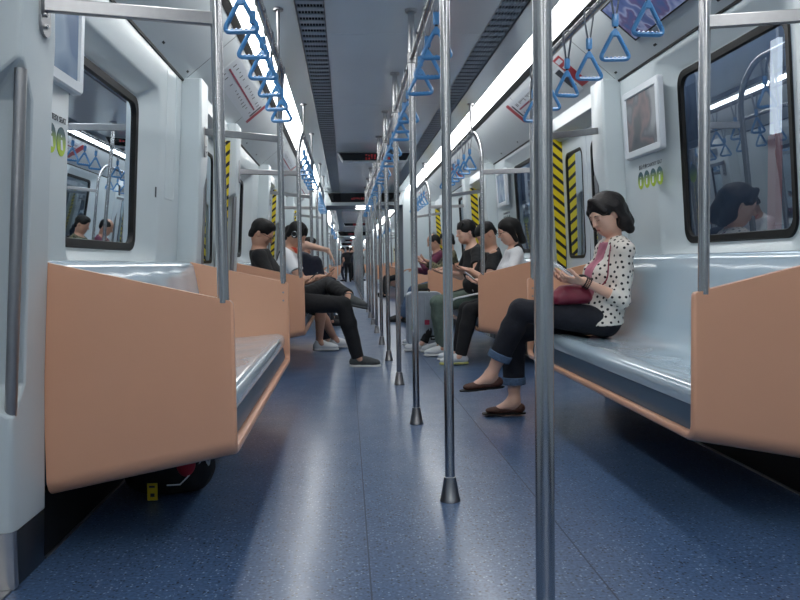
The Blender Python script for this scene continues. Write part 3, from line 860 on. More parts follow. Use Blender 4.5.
class SDF:
    def __init__(s): s.p = []
    def cone(s, a, b, ra, rb, k=.02, lat=None, ratio=1, sub=False, cut=None):
        s.p.append(('c', np.array(a, float), np.array(b, float), ra, rb, k, None if lat is None else np.array(lat, float), ratio, sub, cut)); return s
    def ell(s, c, r, R=None, k=.02, sub=False):
        s.p.append(('e', np.array(c, float), np.array(r, float), np.eye(3) if R is None else np.array(R, float), k, sub)); return s
    def inflated(s, e):
        n = SDF()
        for p in s.p:
            if p[0] == 'c': n.p.append(('c', p[1], p[2], p[3]+e, p[4]+e)+p[5:])
            else: n.p.append(('e', p[1], p[2]+e)+p[3:])
        return n
    def mesh(s, h, wob=0, cuts=()):
        lo = np.array([1e9]*3); hi = -lo
        for p in s.p:
            sub = p[8] if p[0] == 'c' else p[5]
            if sub: continue
            if p[0] == 'c':
                rr = max(p[3], p[4])*max(1, p[7]); l = np.minimum(p[1], p[2])-rr; u = np.maximum(p[1], p[2])+rr
            else: rr = p[2].max(); l = p[1]-rr; u = p[1]+rr
            lo = np.minimum(lo, l); hi = np.maximum(hi, u)
        lo -= 4*h; hi += 4*h
        n = np.ceil((hi-lo)/h).astype(int)+1
        Fd = np.full(n, .06, np.float32)
        ax = [lo[q]+np.arange(n[q])*h for q in range(3)]
        for p in s.p:
            if p[0] == 'c':
                _, a, b, ra, rb, k, lat, ratio, sub, cut = p
                rr = max(ra, rb)*max(1, ratio)+k+.05; l = np.minimum(a, b)-rr; u = np.maximum(a, b)+rr
            else:
                _, c, r, R, k, sub = p; rr = r.max()+k+.05; l = c-rr; u = c+rr
            i0 = np.clip(((l-lo)/h).astype(int), 0, n-1); i1 = np.clip(((u-lo)/h).astype(int)+2, 1, n)
            if np.any(i1 <= i0): continue
            X, Y, Z = np.meshgrid(*[ax[q][i0[q]:i1[q]] for q in range(3)], indexing='ij')
            P = np.stack([X, Y, Z], -1)
            if p[0] == 'c':
                d = P-a; ba = b-a
                if lat is not None:
                    d = d - (d@lat)[..., None]*lat*(1-1/ratio); ba = ba - (ba@lat)*lat*(1-1/ratio)
                t = np.clip((d@ba)/max(ba@ba, 1e-9), 0, 1)
                D = np.linalg.norm(d-t[..., None]*ba, axis=-1)-(ra+(rb-ra)*t)
                if cut is not None: D = np.maximum(D, (P-np.array(cut[0]))@np.array(cut[1]))
            else:
                q = (P-c)@R.T if False else (P-c)@R
                k0 = np.linalg.norm(q/r, axis=-1); k1 = np.linalg.norm(q/(r*r), axis=-1)
                D = k0*(k0-1)/np.maximum(k1, 1e-6)
            sl = tuple(slice(i0[q], i1[q]) for q in range(3)); cur = Fd[sl]
            if sub:
                hh = np.clip(.5-.5*(cur+D)/k, 0, 1); Fd[sl] = cur*(1-hh)-D*hh+k*hh*(1-hh)
            else:
                hh = np.clip(.5+.5*(D-cur)/k, 0, 1); Fd[sl] = D*(1-hh)+cur*hh-k*hh*(1-hh)
        if wob or cuts:
            X, Y, Z = np.meshgrid(*ax, indexing='ij')
            if wob: Fd += wob*(np.sin(X*70+3*np.sin(Z*23))*np.sin(Y*60+2)*.5+np.sin(Z*52+4*np.sin(X*19+Y*27))*.5)
            for c0, nn in cuts: Fd = np.maximum(Fd, (X-c0[0])*nn[0]+(Y-c0[1])*nn[1]+(Z-c0[2])*nn[2])
        V, Q = surface_nets(Fd, lo, h)
        return V, Q
def sdf_obj(name, sdf, h, m, base, parent=None, wob=0, cuts=(), smooth_it=1):
    V, Q = sdf.mesh(h, wob, cuts)
    me = bpy.data.meshes.new(name); V = V-np.array(base)
    me.vertices.add(len(V)); me.vertices.foreach_set('co', V.astype(np.float32).ravel())
    me.loops.add(Q.size); me.loops.foreach_set('vertex_index', Q.astype(np.int32).ravel())
    me.polygons.add(len(Q)); me.polygons.foreach_set('loop_start', np.arange(0, Q.size, 4, dtype=np.int32))
    try: me.polygons.foreach_set('loop_total', np.full(len(Q), 4, np.int32))
    except Exception: pass
    me.polygons.foreach_set('use_smooth', [True]*len(Q)); me.update(calc_edges=True); me.validate()
    o = link(name, me, m, parent)
    if smooth_it:
        s = o.modifiers.new('smooth', 'SMOOTH'); s.iterations = smooth_it; s.factor = .5
    return o
V3 = lambda *a: np.array(a, float)
def nrm(v): v = np.array(v, float); return v/max(np.linalg.norm(v), 1e-9)
def ik(a, c, l1, l2, pole):
    a = np.array(a, float); c = np.array(c, float); d = c-a; L = np.linalg.norm(d)
    if L > (l1+l2)*.999: c = a+d/L*(l1+l2)*.999; d = c-a; L = np.linalg.norm(d)
    x = (l1*l1-l2*l2+L*L)/(2*L); hgt = math.sqrt(max(l1*l1-x*x, 0)); u = d/L
    p = np.array(pole, float); p = p-u*(p@u); p = nrm(p)
    return a+u*x+p*hgt, c
def skin(name, rgb):
    m = mat(name, rgb, .48, spec=.4, noise=.05, nscale=14); b = m.node_tree.nodes['Principled BSDF']
    b.inputs['Subsurface Weight'].default_value = .08; b.inputs['Subsurface Radius'].default_value = (.012, .005, .003); return m
SKINW = skin('light_skin', (222, 178, 156)); SKINM = skin('tan_skin', (190, 146, 124)); SKINP = skin('fair_skin', (226, 186, 166))
HAIR = mat('black_hair', (15, 13, 14), .62, spec=.3, noise=.3, nscale=60, bump=.25, bscale=120)
HAIRB = mat('brown_black_hair', (20, 15, 16), .5, spec=.35, noise=.3, nscale=50, bump=.3, bscale=90)
BLACKC = mat('black_cloth', (22, 23, 27), .85, noise=.2, nscale=30, bump=.3, bscale=40)
NAVYC = mat('navy_cloth', (26, 32, 50), .85, noise=.2, nscale=30, bump=.3, bscale=40)
JEAN = mat('dark_indigo_denim', (14, 18, 31), .8, noise=.25, nscale=60, bump=.35, bscale=45)
JEANC = mat('denim_turn_up', (84, 106, 134), .85, noise=.2, nscale=80)
BLUEJ = mat('faded_blue_denim', (70, 92, 122), .85, noise=.2, nscale=60)
WHITEC = mat('white_cotton', (222, 224, 228), .8, bump=.3, bscale=30)
OLIVE = mat('olive_cloth', (58, 62, 48), .85, noise=.2, nscale=30, bump=.3)
GREENC = mat('grey_green_cloth', (94, 110, 100), .85, noise=.15, nscale=30, bump=.3)
MAROON = mat('maroon_cloth', (96, 34, 62), .8, noise=.25, nscale=30, bump=.3)
PINKC = mat('dusty_pink_cotton', (176, 108, 128), .8, noise=.1, nscale=30, bump=.3, bscale=50)
CAMO = ramp_tex('camouflage_cloth', 'noise', [(0, (40, 38, 34)), (.44, (80, 80, 58)), (.52, (120, 112, 84)), (.6, (52, 58, 44))], 16, .85)
PRINT = ramp_tex('black_cloth_white_print', 'noise', [(0, (24, 24, 28)), (.6, (24, 24, 28)), (.66, (170, 170, 176))], 28, .85)
GREYC = mat('grey_cloth', (96, 100, 106), .85, noise=.15, nscale=30)
BROWNL = mat('brown_suede', (84, 52, 42), .65, noise=.15, nscale=60)
GREYSH = mat('grey_knit_shoe', (74, 78, 80), .8, noise=.25, nscale=120); SOLE = mat('white_sole', (214, 216, 216), .5)
WHITESH = mat('white_shoe', (214, 218, 222), .55); YELL = mat('pale_yellow_shoe', (196, 196, 120), .6)
BURG = mat('burgundy_leather', (122, 34, 56), .42, noise=.12, nscale=12, bump=.2, bscale=14)
PHONEW = mat('phone_white', (224, 226, 230), .25); PHONEK = mat('phone_black', (14, 14, 16), .15)
BEAD = mat('dark_wood_beads', (44, 26, 22), .4); LIPS = mat('lips', (178, 112, 106), .45); EYEK = mat('eyelash_black', (22, 16, 16), .6); EYEW = mat('eye_white', (220, 216, 212), .3)
GLASSF = mat('spectacle_frame', (24, 24, 28), .3)

def head_frame(c, face, roll_up=(0, 0, 1)):
    f = nrm(face); u = np.array(roll_up, float); u = nrm(u-f*(u@f)); r = np.cross(f, u)   # r = figure's right
    R = np.stack([r, f, u], 1)
    return lambda x, y, z, s=1: np.array(c)+R@np.array([x, y, z]), R
def add_head(S, c, face, sc=1, female=False, hd=True):
    L, R = head_frame(c, face)
    e = lambda x, y, z, rx, ry, rz, k=.015, sub=False: S.ell(L(x*sc, y*sc, z*sc), np.array([rx, ry, rz])*sc, R, k, sub)
    e(0, -.008, .03, .074, .094, .088, .02)          # cranium
    e(0, .02, -.03, .060, .068, .075, .03)           # face
    e(0, .048, -.078, .030 if female else .036, .030, .030, .03)   # chin
    for q in (-1, 1):
        e(q*.038, .02, -.055, .022, .04, .035, .03)     # jaw
        if hd:
            e(q*.034, .060, -.018, .020, .018, .018, .02)   # cheek
            e(q*.032, .093, .012, .014, .012, .010, .012, True)  # eye socket
            e(q*.032, .078, .011, .0125, .010, .010, .006)     # lids
            e(q*.026, .078, .030, .024, .010, .008, .012)     # brow
        e(q*.0745, -.010, -.004, .0075, .017, .027, .006)
    a = L(0, .082*sc, .018*sc); b = L(0, .104*sc, -.020*sc); S.cone(a, b, .006*sc, .0105*sc, .012)
    if hd:
        for q in (-1, 1): e(q*.011, .090, -.024, .007, .008, .006, .006)
        e(0, .080, -.050, .022, .013, .008, .010); e(0, .077, -.060, .019, .012, .008, .008)
    return L, R
def add_hand(S, w, d, pn, curl=.5, sc=1, side=1, spread=.1):
    """w wrist, d direction of fingers, pn palm normal (towards the gripped thing), side: +1 thumb on d x pn side"""
    d = nrm(d); pn = nrm(pn-d*(np.array(pn)@d)); l = np.cross(d, pn)*side
    w = np.array(w, float)
    S.cone(w, w+d*.035*sc, .021*sc, .021*sc, .02)
    R = np.stack([l, d, pn], 1)
    S.ell(w+d*.055*sc, np.array([.038, .045, .016])*sc, R, .012)
    for i, (o, ln) in enumerate(((.030, .070), (.010, .080), (-.011, .074), (-.030, .058))):
        p = w+d*.088*sc+l*o*sc; dd = nrm(d+l*(o*spread*20)); cur = 0
        p = p-d*.02*sc
        for j, f in enumerate((.45+.25, .32, .23)):
            ang = curl*(j+.35)*.75
            q = nrm(dd*math.cos(ang)+pn*math.sin(ang)); p2 = p+q*ln*f*sc
            S.cone(p, p2, (.0092-.0008*j)*sc, (.0086-.0008*j)*sc, .005); p = p2
    p = w+d*.02*sc+l*.026*sc
    for f, an in ((.042, .25), (.032, .7), (.024, .9)):
        q = nrm(l*(1-an*.55)*.8+d*.75+pn*an*.6); p2 = p+q*f*sc; S.cone(p, p2, .0115*sc, .0095*sc, .007); p = p2
def shoe(name, an, toe, m, base, parent, h, flat=False, sole=None, sc=1, up=(0, 0, 1)):
    """an ankle centre, toe direction; sole sits .085 below the ankle"""
    t = nrm(toe); u = np.array(up, float); u = nrm(u-t*(u@t)); l = np.cross(t, u)
    R = np.stack([l, t, u], 1); A = np.array(an, float)
    P = lambda x, y, z: A+l*x*sc+t*y*sc+u*z*sc
    S = SDF()
    if flat:
        S.ell(P(0, -.030, -.052), np.array([.032, .036, .032])*sc, R, .02)
        S.ell(P(0, .05, -.060), np.array([.034, .078, .022])*sc, R, .025)
        S.ell(P(0, .125, -.064), np.array([.037, .055, .021])*sc, R, .02)
        S.ell(P(0, .030, -.022), np.array([.027, .062, .026])*sc, R, .008, True)   # the opening
    else:
        S.ell(P(0, -.025, -.045), np.array([.036, .045, .040])*sc, R, .03)
        S.ell(P(0, .05, -.045), np.array([.040, .080, .040])*sc, R, .03)
        S.ell(P(0, .130, -.054), np.array([.047, .064, .034])*sc, R, .03)
        S.cone(P(0, -.01, -.04), P(0, -.004, .02), .038*sc, .041*sc, .02, cut=(P(0, 0, .018), u)); S.cone(P(0, .02, -.02), P(0, .10, -.045), .034*sc, .028*sc, .03)
    o = sdf_obj(name, S, h, m, base, parent, cuts=[(P(0, 0, -.083), -u)])
    if sole or flat:
        S = SDF(); S.ell(P(0, -.02, -.082), np.array([.037, .052, .030])*sc, R, .03); S.ell(P(0, .05, -.082), np.array([.035, .08, .030])*sc, R, .03); S.ell(P(0, .128, -.082), np.array([.048, .074, .030])*sc, R, .03)
        zt = -.064 if not flat else -.079
        sdf_obj('sole', S, h*.8, sole if sole else DARK, base, o, cuts=[(P(0, 0, -.088), -u), (P(0, 0, zt), u)], smooth_it=0)
    return o
def figure(name_label, base, hip, chest, neck, head, face, fwd, legs, arms, top, bottom, hairstyle, skinm=SKINM, h=.009, hh=None, female=False,
           sc=1, hairm=HAIR, group=None, shoes=None, hd=True, cat='person', ll1=.425, ll2=.405):
    """legs: [(ankle, toe_dir, knee_pole, toe_up)] left,right ; arms: [(wrist, hand_dir, palm_n, elbow_pole, curl)]"""
    fwd = nrm(fwd); upv = V3(0, 0, 1); right = np.cross(fwd, upv); out = {}
    hip, chest, neck, head = [np.array(v, float) for v in (hip, chest, neck, head)]
    spine = nrm(neck-hip); 
    sw = (.150 if female else .172)*sc; hw = .085*sc
    B = SDF(); T = SDF(); D = SDF()
    # torso
    cr = .088 if female else .100
    for S, e in ((B, 0), (T, .014)):
        S.cone(hip, hip+(chest-hip)*.45, .098*sc+e, .084*sc+e, .03, right, 1.38)
        S.cone(hip+(chest-hip)*.45, chest, .084*sc+e, cr*sc+e, .04, right, 1.40)
        S.cone(chest, neck-spine*.07*sc, cr*sc+e, .070*sc+e, .04, right, 1.62)
    if female:
        for S, e in ((B, 0), (T, .012)):
            for q in (-1, 1): S.ell(chest+right*q*.062*sc+fwd*.075*sc+spine*.0, np.array([.052, .045, .055])*sc+e, None, .04)
    B.cone(neck-spine*.05*sc, head+nrm(neck-head)*.05*sc - nrm(face)*.03, (.047 if female else .052)*sc, (.041 if female else .046)*sc, .03)
    if not female:
        for S, e in ((B, 0), (T, .012)): S.cone(neck-spine*.03*sc, chest, (.062*sc+e), .085*sc+e, .04, right, 1.3)
    add_head(B, head, face, sc, female, hd)
    J = {}
    for i, (q, L) in enumerate(((-1, legs[0]), (1, legs[1]))):
        if L is None: continue
        an, toe, pole, tup = L
        hj = hip+right*q*hw-upv*.01
        kn, an2 = ik(hj, an, ll1*sc, ll2*sc, pole)
        J['knee%d' % i] = kn; J['ank%d' % i] = an2; J['hip%d' % i] = hj
        for S, e in ((B, 0), (D, .013)):
            S.cone(hj, kn, .080*sc+e, .054*sc+e, .03)
            if bottom[1] != 'short' or S is B:
                if S is D:
                    end = kn+(an2-kn)*(1.03 if bottom[1] == 'long' else .76)
                    S.cone(kn, kn+(end-kn)*.35, .054*sc+e, .056*sc+e, .02)
                    S.cone(kn+(end-kn)*.35, end, .056*sc+e, (.040*sc+e if bottom[1] == 'long' else .052*sc+e), .02, cut=(end, nrm(end-kn)))
                    J['cuff%d' % i] = (end, nrm(end-kn))
                else:
                    S.cone(kn, kn+(an2-kn)*.35, .052*sc, .053*sc, .02); S.cone(kn+(an2-kn)*.35, an2, .053*sc, .033*sc, .02)
        # foot (bare shape inside the shoe)
        t = nrm(toe); A = np.array(an2)
        tu = np.array(tup, float); tu = nrm(tu-t*(tu@t)); ll = np.cross(t, tu); Rf = np.stack([ll, t, tu], 1)
        B.cone(A, A+t*.02-tu*.03, .034*sc, .032*sc, .02); B.ell(A-t*.02*sc-tu*.045*sc, np.array([.024, .03, .026])*sc, Rf, .02)
        B.cone(A+t*.02*sc-tu*.02*sc, A+t*.12*sc-tu*.062*sc, .030*sc, .016*sc, .03, ll, 1.5)
    D.cone(hip-right*.0, hip+(chest-hip)*.18, .108*sc, .100*sc, .03, right, 1.38)
    for i, (q, A) in enumerate(((-1, arms[0]), (1, arms[1]))):
        if A is None: continue
        wr, hdir, pn, pole, curl = A
        sj = neck-spine*.075*sc+right*q*sw
        el, wr2 = ik(sj, wr, .285*sc, .245*sc, pole)
        J['elb%d' % i] = el; J['wr%d' % i] = wr2; J['sh%d' % i] = sj
        af = .86 if female else 1
        for S, e in ((B, 0), (T, .012)):
            S.cone(neck-spine*.05*sc+right*q*.06*sc, sj, .050*sc*af+e, .050*sc*af+e, .03)
            if S is B:
                S.cone(sj, el, .048*sc*af, .038*sc*af, .02); S.cone(el, wr2, .039*sc*af, .026*sc*af, .02)
            else:
                if top[1] == 'none': pass
                elif top[1] == 'short':
                    e2 = sj+(el-sj)*.62; S.cone(sj, e2, .050*sc*af+e, .052*sc*af+e, .02, cut=(e2, nrm(el-sj)))
                elif top[1] == 'threeq':
                    e2 = el+(wr2-el)*.22; S.cone(sj, el, .050*sc*af+e, .042*sc*af+e, .02); S.cone(el, e2, .043*sc*af+e, .042*sc*af+e, .02, cut=(e2, nrm(wr2-el)))
                else:
                    e2 = el+(wr2-el)*.93; S.cone(sj, el, .050*sc*af+e, .042*sc*af+e, .02); S.cone(el, e2, .043*sc*af+e, .032*sc*af+e, .02, cut=(e2, nrm(wr2-el)))
        add_hand(B, wr2, hdir, pn, curl, sc*(.92 if female else 1), side=(1 if q > 0 else -1)*1)
    person = sdf_obj('person', B, hh or h, skinm, base); person.location = base
    tag(person, name_label, cat, group)
    cutT = [(neck-spine*.005+fwd*.0, nrm(spine+fwd*.45))]
    sh = sdf_obj('shirt', T, h, top[0], base, person, wob=.002, cuts=cutT)
    tr = sdf_obj('trousers' if bottom[1] != 'short' else 'shorts', D, h, bottom[0], base, person, wob=.0018)
    # hair
    L, R = head_frame(head, face)
    Hs = SDF(); e = lambda x, y, z, rx, ry, rz, k=.012, sub=False: Hs.ell(L(x*sc, y*sc, z*sc), np.array([rx, ry, rz])*sc, R, k, sub)
    if hairstyle in ('short', 'fringe'): e(0, -.058, -.024, .060, .044, .066)
    if hairstyle == 'bob':
        e(0, -.018, .044, .086, .104, .094)
        for q in (-1, 1):
            Hs.cone(L(q*.072, -.030, .03), L(q*.080, -.036, -.07), .030, .036, .03); Hs.cone(L(q*.080, -.036, -.07), L(q*.088, -.050, -.118), .036, .028, .025)
            Hs.cone(L(q*.012, .055, .112), L(q*.070, .052, .04), .016, .014, .02)
        Hs.cone(L(.070, .045, .04), L(.078, .040, -.06), .018, .020, .02)
        Hs.cone(L(0, -.070, .03), L(0, -.092, -.09), .062, .056, .04, R[:, 0], 1.3)
        e(-.002, .102, -.035, .060, .066, .094, .012, True)
        e(-.080, .008, -.02, .018, .022, .040, .010, True)
    elif hairstyle == 'long':
        e(0, -.014, .040, .083, .102, .092)
        for q in (-1, 1): Hs.cone(L(q*.066, .0, .03), L(q*.072, -.02, -.09), .028, .020, .03)
        Hs.cone(L(0, -.075, .03), L(0, -.10, -.12), .055, .035, .03)
        e(0, .104, -.025, .064, .060, .085, .012, True)
    elif hairstyle == 'bald':
        e(0, -.014, .034, .080, .098, .080); e(0, -.01, .132, .034, .055, .030, .015, True); e(0, .10, -.02, .066, .055, .092, .012, True); e(0, -.060, -.010, .062, .044, .060)
    elif hairstyle == 'undercut':
        e(0, -.010, .060, .083, .100, .068, .012); e(0, .108, -.02, .09, .045, .07, .015, True); e(0, -.07, .0, .06, .035, .05, .03)
    elif hairstyle == 'fringe':
        e(0, -.014, .042, .084, .102, .094, .012)
        for q in range(5): Hs.cone(L(-.06+q*.03, .045, .105), L(-.058+q*.029, .080-abs(q-2)*.006, .062), .012, .006, .006)
        e(0, .098, -.045, .066, .050, .086, .012, True)
        for q in (-1, 1): e(q*.086, .022, -.045, .022, .045, .05, .012, True); e(q*.083, -.006, -.02, .012, .02, .03, .01, True)
        Hs.cone(L(-.1, -.05, -.115), L(.1, -.05, -.115), .045, .045, .02, sub=True)
    else:
        e(0, -.014, .041, .081, .100, .088, .012)
        e(0, .030, .088, .056, .052, .038, .03)
        e(0, .098, -.012, .062, .052, .092, .010, True)
        for q in (-1, 1): e(q*.086, .028, -.045, .026, .045, .060, .012, True); e(q*.083, -.006, -.015, .012, .022, .032, .01, True)
        Hs.cone(L(-.1, -.045, -.118), L(.1, -.045, -.118), .05, .05, .02, sub=True)
    sdf_obj('hair', Hs, hh or h, hairm, base, person, wob=.0018)
    if hd:
        bmE = NB()
        for q in (-1, 1):
            tube(bmE, [L(q*.019-base[0]*0, .0885, .008), L(q*.030, .0905, .0045), L(q*.043, .083, .008)], .0013, n=6)
        for v in bmE.verts: v.co -= Vector(base)
        obj('eyelashes', bmE, EYEK, person)
        bmE = NB()
        for q in (-1, 1): tube(bmE, [L(q*.014, .0895, .030), L(q*.030, .0885, .035), L(q*.046, .076, .030)], [.0016, .0024, .001], n=6)
        for v in bmE.verts: v.co -= Vector(base)
        obj('eyebrows', bmE, EYEK, person)
        Sl = SDF(); Sl.ell(L(0, .0835, -.051), V3(.018, .0095, .0045), R, .004); Sl.ell(L(0, .0815, -.058), V3(.016, .0095, .005), R, .004)
        sdf_obj('lips', Sl, .003, LIPS, base, person)
    if shoes:
        for i in (0, 1):
            if legs[i] is None or shoes[i] is None: continue
            m_, flat, sole = shoes[i]
            shoe('shoe', J['ank%d' % i], legs[i][1], m_, base, person, h*.75, flat, sole, sc, legs[i][3])
    J.update(L=L, R=R, person=person, right=right, spine=spine)
    return J
def spectacles(J, base, sc=1):
    L = J['L']; bm = NB()
    for q in (-1, 1):
        ring = [L(q*.033+.022*math.cos(t), .106-.004*abs(math.cos(t)), .006+.017*math.sin(t)) for t in [2*math.pi*k/16 for k in range(16)]]
        tube(bm, ring, .0016, n=6, closed=True)
        tube(bm, [L(q*.055, .102, .010), L(q*.078, .07, .012), L(q*.083, -.01, .010)], .0018, n=6)
    tube(bm, [L(-.012, .108, .010), L(.012, .108, .010)], .0016, n=6)
    for v in bm.verts: v.co -= Vector(base)
    return obj('spectacles', bm, GLASSF, J['person'])
def phone(J, c, d, n, m, lab, size=(.072, .145, .009)):
    """c centre, d long axis, n screen normal"""
    d = nrm(d); n = nrm(np.array(n)-d*(np.array(n)@d)); l = np.cross(d, n)
    bm = NB(); lo = rrect(size[0], size[1], .008, 3)
    P = lambda x, y, z: Vector(l*x+d*y+n*z)
    loft(bm, [[P(x*f, y*f, z) for x, y in lo] for z, f in ((-size[2]/2, .95), (-size[2]*.25, 1), (size[2]*.25, 1), (size[2]/2, .95))])
    o = obj('phone', bm, m); o.location = tuple(c); tag(o, lab, 'phone')
    bm = NB(); loft(bm, [[P(x*.88, y*.9, z) for x, y in lo] for z in (size[2]/2, size[2]/2+.0006)]); obj('phone_screen', bm, PHONEK, o)
    return o

# ---- the woman in the polka-dot cardigan on the nearest right bench (faces the aisle)
base = (1.15, 4.42, .49)
Yw = 4.42
DOT = mat('white_polka_dot_knit', (222, 216, 208), .85, bump=.15, bscale=60)
nt = DOT.node_tree; b = nt.nodes['Principled BSDF']
at = nt.nodes.new('ShaderNodeAttribute'); at.attribute_name = 'dot'
lt = nt.nodes.new('ShaderNodeMath'); lt.operation = 'LESS_THAN'; lt.inputs[1].default_value = .0078; nt.links.new(at.outputs['Fac'], lt.inputs[0])
mx = nt.nodes.new('ShaderNodeMix'); mx.data_type = 'RGBA'; mx.inputs['A'].default_value = (*lin((222, 215, 206)), 1); mx.inputs['B'].default_value = (*lin((18, 18, 22)), 1)
nt.links.new(lt.outputs[0], mx.inputs['Factor']); nt.links.new(mx.outputs['Result'], b.inputs['Base Color'])
def upright(z): return V3(0, 0, z)
HW, CW, NW = (1.075, Yw, .580), (1.140, Yw, .83), (1.175, Yw-.005, 1.040)
JW = figure('woman with black bob and white polka-dot cardigan, sitting cross-legged and reading her phone', base,
    hip=HW, chest=CW, neck=NW, head=(1.110, Yw-.01, 1.175), face=(-.84, -.30, -.46), fwd=(-1, -.06, 0),
    legs=[((.440, 4.42, .272), (-1, -.04, -.07), (-.35, -.1, 1), (-.05, 0, 1)), ((.60, 4.55, .095), (-1, .03, 0), (-1, .1, .5), (0, 0, 1))],
    arms=[((.930, 4.25, .800), (-.96, .22, .08), (.1, .5, .9), (.02, -.10, -1), .75), ((.93, 4.48, .805), (-.95, -.35, .05), (.1, -.5, .9), (.1, .4, -1), .7)],
    top=(PINKC, 'none'), bottom=(JEAN, 'crop'), hairstyle='bob', skinm=SKINW, h=.006, hh=.0042, female=True, sc=.97, hairm=HAIRB, ll1=.50, ll2=.415,
    shoes=[(BROWNL, True, DARK), (BROWNL, True, DARK)])
PW = JW['person']
# polka-dot cardigan: torso shell open at the front + 3/4 sleeves
K = SDF(); r_ = JW['right']; hipv, chv, nkv = V3(*HW), V3(*CW), V3(*NW); spn = nrm(nkv-hipv)
K.cone(hipv-spn*.03, hipv+(chv-hipv)*.45, .138, .106, .03, r_, 1.36); K.cone(hipv+(chv-hipv)*.45, chv, .106, .110, .04, r_, 1.40)
K.cone(chv, nkv-spn*.068, .110, .088, .04, r_, 1.60)
for q in (-1, 1): K.ell(chv+r_*q*.062+V3(-1, 0, 0)*.072, V3(.068, .062, .072), None, .04)
for i, q in ((0, -1), (1, 1)):
    sj, el, wr = JW['sh%d' % i], JW['elb%d' % i], JW['wr%d' % i]
    K.cone(nkv-spn*.05+r_*q*.06, sj, .058, .056, .03); K.cone(sj, el, .052, .044, .02); e2 = el+(wr-el)*.32
    K.cone(el, e2, .046, .043, .02, cut=(e2, nrm(wr-el)))
K.cone(hipv+V3(-.02, 0, .02), hipv+V3(-.115, -.01, .075), .11, .075, .03, r_, 1.25)
K.cone(chv+V3(-.16, -.015, -.32), nkv+V3(-.10, -.0, .06), .046, .072, .012, r_, 1.1, sub=True)
K.ell(nkv+V3(-.055, 0, .045), V3(.085, .075, .075), None, .01, True)
cg = sdf_obj('cardigan', K, .005, DOT, base, PW, wob=.0022, cuts=[(hipv-spn*.03, nrm(-spn+V3(.25, 0, 0)))])
me = cg.data; nv = len(me.vertices); co = np.empty(nv*3, np.float32); me.vertices.foreach_get('co', co); co = co.reshape(-1, 3)
rng = np.random.default_rng(3); order = rng.permutation(nv); pts = []
cell = {}
for i_ in order[:60000]:
    p = co[i_]; kx = tuple((p/.030).astype(int)); ok = True
    for dx in (-1, 0, 1):
        for dy in (-1, 0, 1):
            for dz in (-1, 0, 1):
                for qp in cell.get((kx[0]+dx, kx[1]+dy, kx[2]+dz), ()):
                    if (p[0]-qp[0])**2+(p[1]-qp[1])**2+(p[2]-qp[2])**2 < .029**2: ok = False; break
                if not ok: break
            if not ok: break
        if not ok: break
    if ok: cell.setdefault(kx, []).append(p); pts.append(p)
pts = np.array(pts); dm = np.full(nv, 9., np.float32)
for p in pts: dm = np.minimum(dm, ((co-p)**2).sum(1))
at_ = me.attributes.new('dot', 'FLOAT', 'POINT'); at_.data.foreach_set('value', np.sqrt(dm))
# denim turn-ups
for i in (0, 1):
    e_, d_ = JW['cuff%d' % i]
    S = SDF(); S.cone(e_-d_*.045, e_+d_*.012, .070, .069, .004, cut=(e_+d_*.004, d_))
    sdf_obj('turn_up', S, .005, JEANC, base, PW, cuts=[(e_-d_*.040, -d_)])
# bracelets on the left wrist
for k in range(3):
    wr, el = JW['wr0'], JW['elb0']; c0 = wr+(el-wr)*(.03+.05*k); d = nrm(wr-el); u, v = frame_at(Vector(d))
    bm = NB(); ring = [Vector(c0)+(u*math.cos(t)+v*math.sin(t))*(.030+.001*k) for t in [2*math.pi*q/20 for q in range(20)]]
    for p in ring: bmesh.ops.create_icosphere(bm, subdivisions=1, radius=.0052 if k != 1 else .004, matrix=Matrix.Translation(p-Vector(base)))
    o = obj('bracelet', bm, BEAD); o.location = base; tag(o, 'dark beaded bracelet on the wrist of the polka-dot woman, %s from her hand' % ['first', 'second', 'third'][k], 'bracelet', 'bracelets on the wrist of the woman')
phone(JW, (.830, 4.33, .872), (-.55, .12, .42), (.35, -.25, .9), PHONEW, 'white phone held in both hands by the woman in the polka-dot cardigan', (.076, .15, .010))
# burgundy bag on her lap
S = SDF()
S.cone((.80, 4.33, .705), (.96, 4.33, .712), .042, .040, .03, (0, 1, 0), 1.6); S.cone((.83, 4.33, .755), (.95, 4.33, .765), .022, .022, .04, (0, 1, 0), 1.8)
hb = sdf_obj('handbag', S, .006, BURG, (.93, 4.34, .7), wob=.0016); hb.location = (.93, 4.34, .7); tag(hb, 'burgundy leather handbag on the lap of the woman with the phone', 'handbag')
bm = NB(); pth = [(1.01, 4.29, .75), (1.06, 4.235, .80), (1.075, 4.26, .92), (1.115, 4.33, 1.03), (1.20, 4.37, 1.055), (1.27, 4.40, 1.0)]
tube(bm, [Vector(p)-Vector((.93, 4.34, .7)) for p in arc_path(pth, .08, 5)], .0045, n=8); obj('strap', bm, BURG, hb)
bm = NB(); bmesh.ops.create_uvsphere(bm, u_segments=16, v_segments=10, radius=1, matrix=Matrix.Translation((.965, 4.30, .825)) @ Matrix.Diagonal((.035, .022, .022, 1)))
for v in bm.verts: v.co -= Vector((.965, 4.30, .825))
o = obj('pouch', bm, BLACKC); o.location = (.965, 4.40, .815); tag(o, 'small black pouch on top of the burgundy handbag', 'pouch')
bm = NB(); pth = [(1.105, 4.455, 1.05), (1.075, 4.42, .95), (1.06, 4.40, .86)]
tube(bm, [Vector(p)-Vector(base) for p in pth], .0016, n=6); obj('necklace', bm, WHITESH, PW)

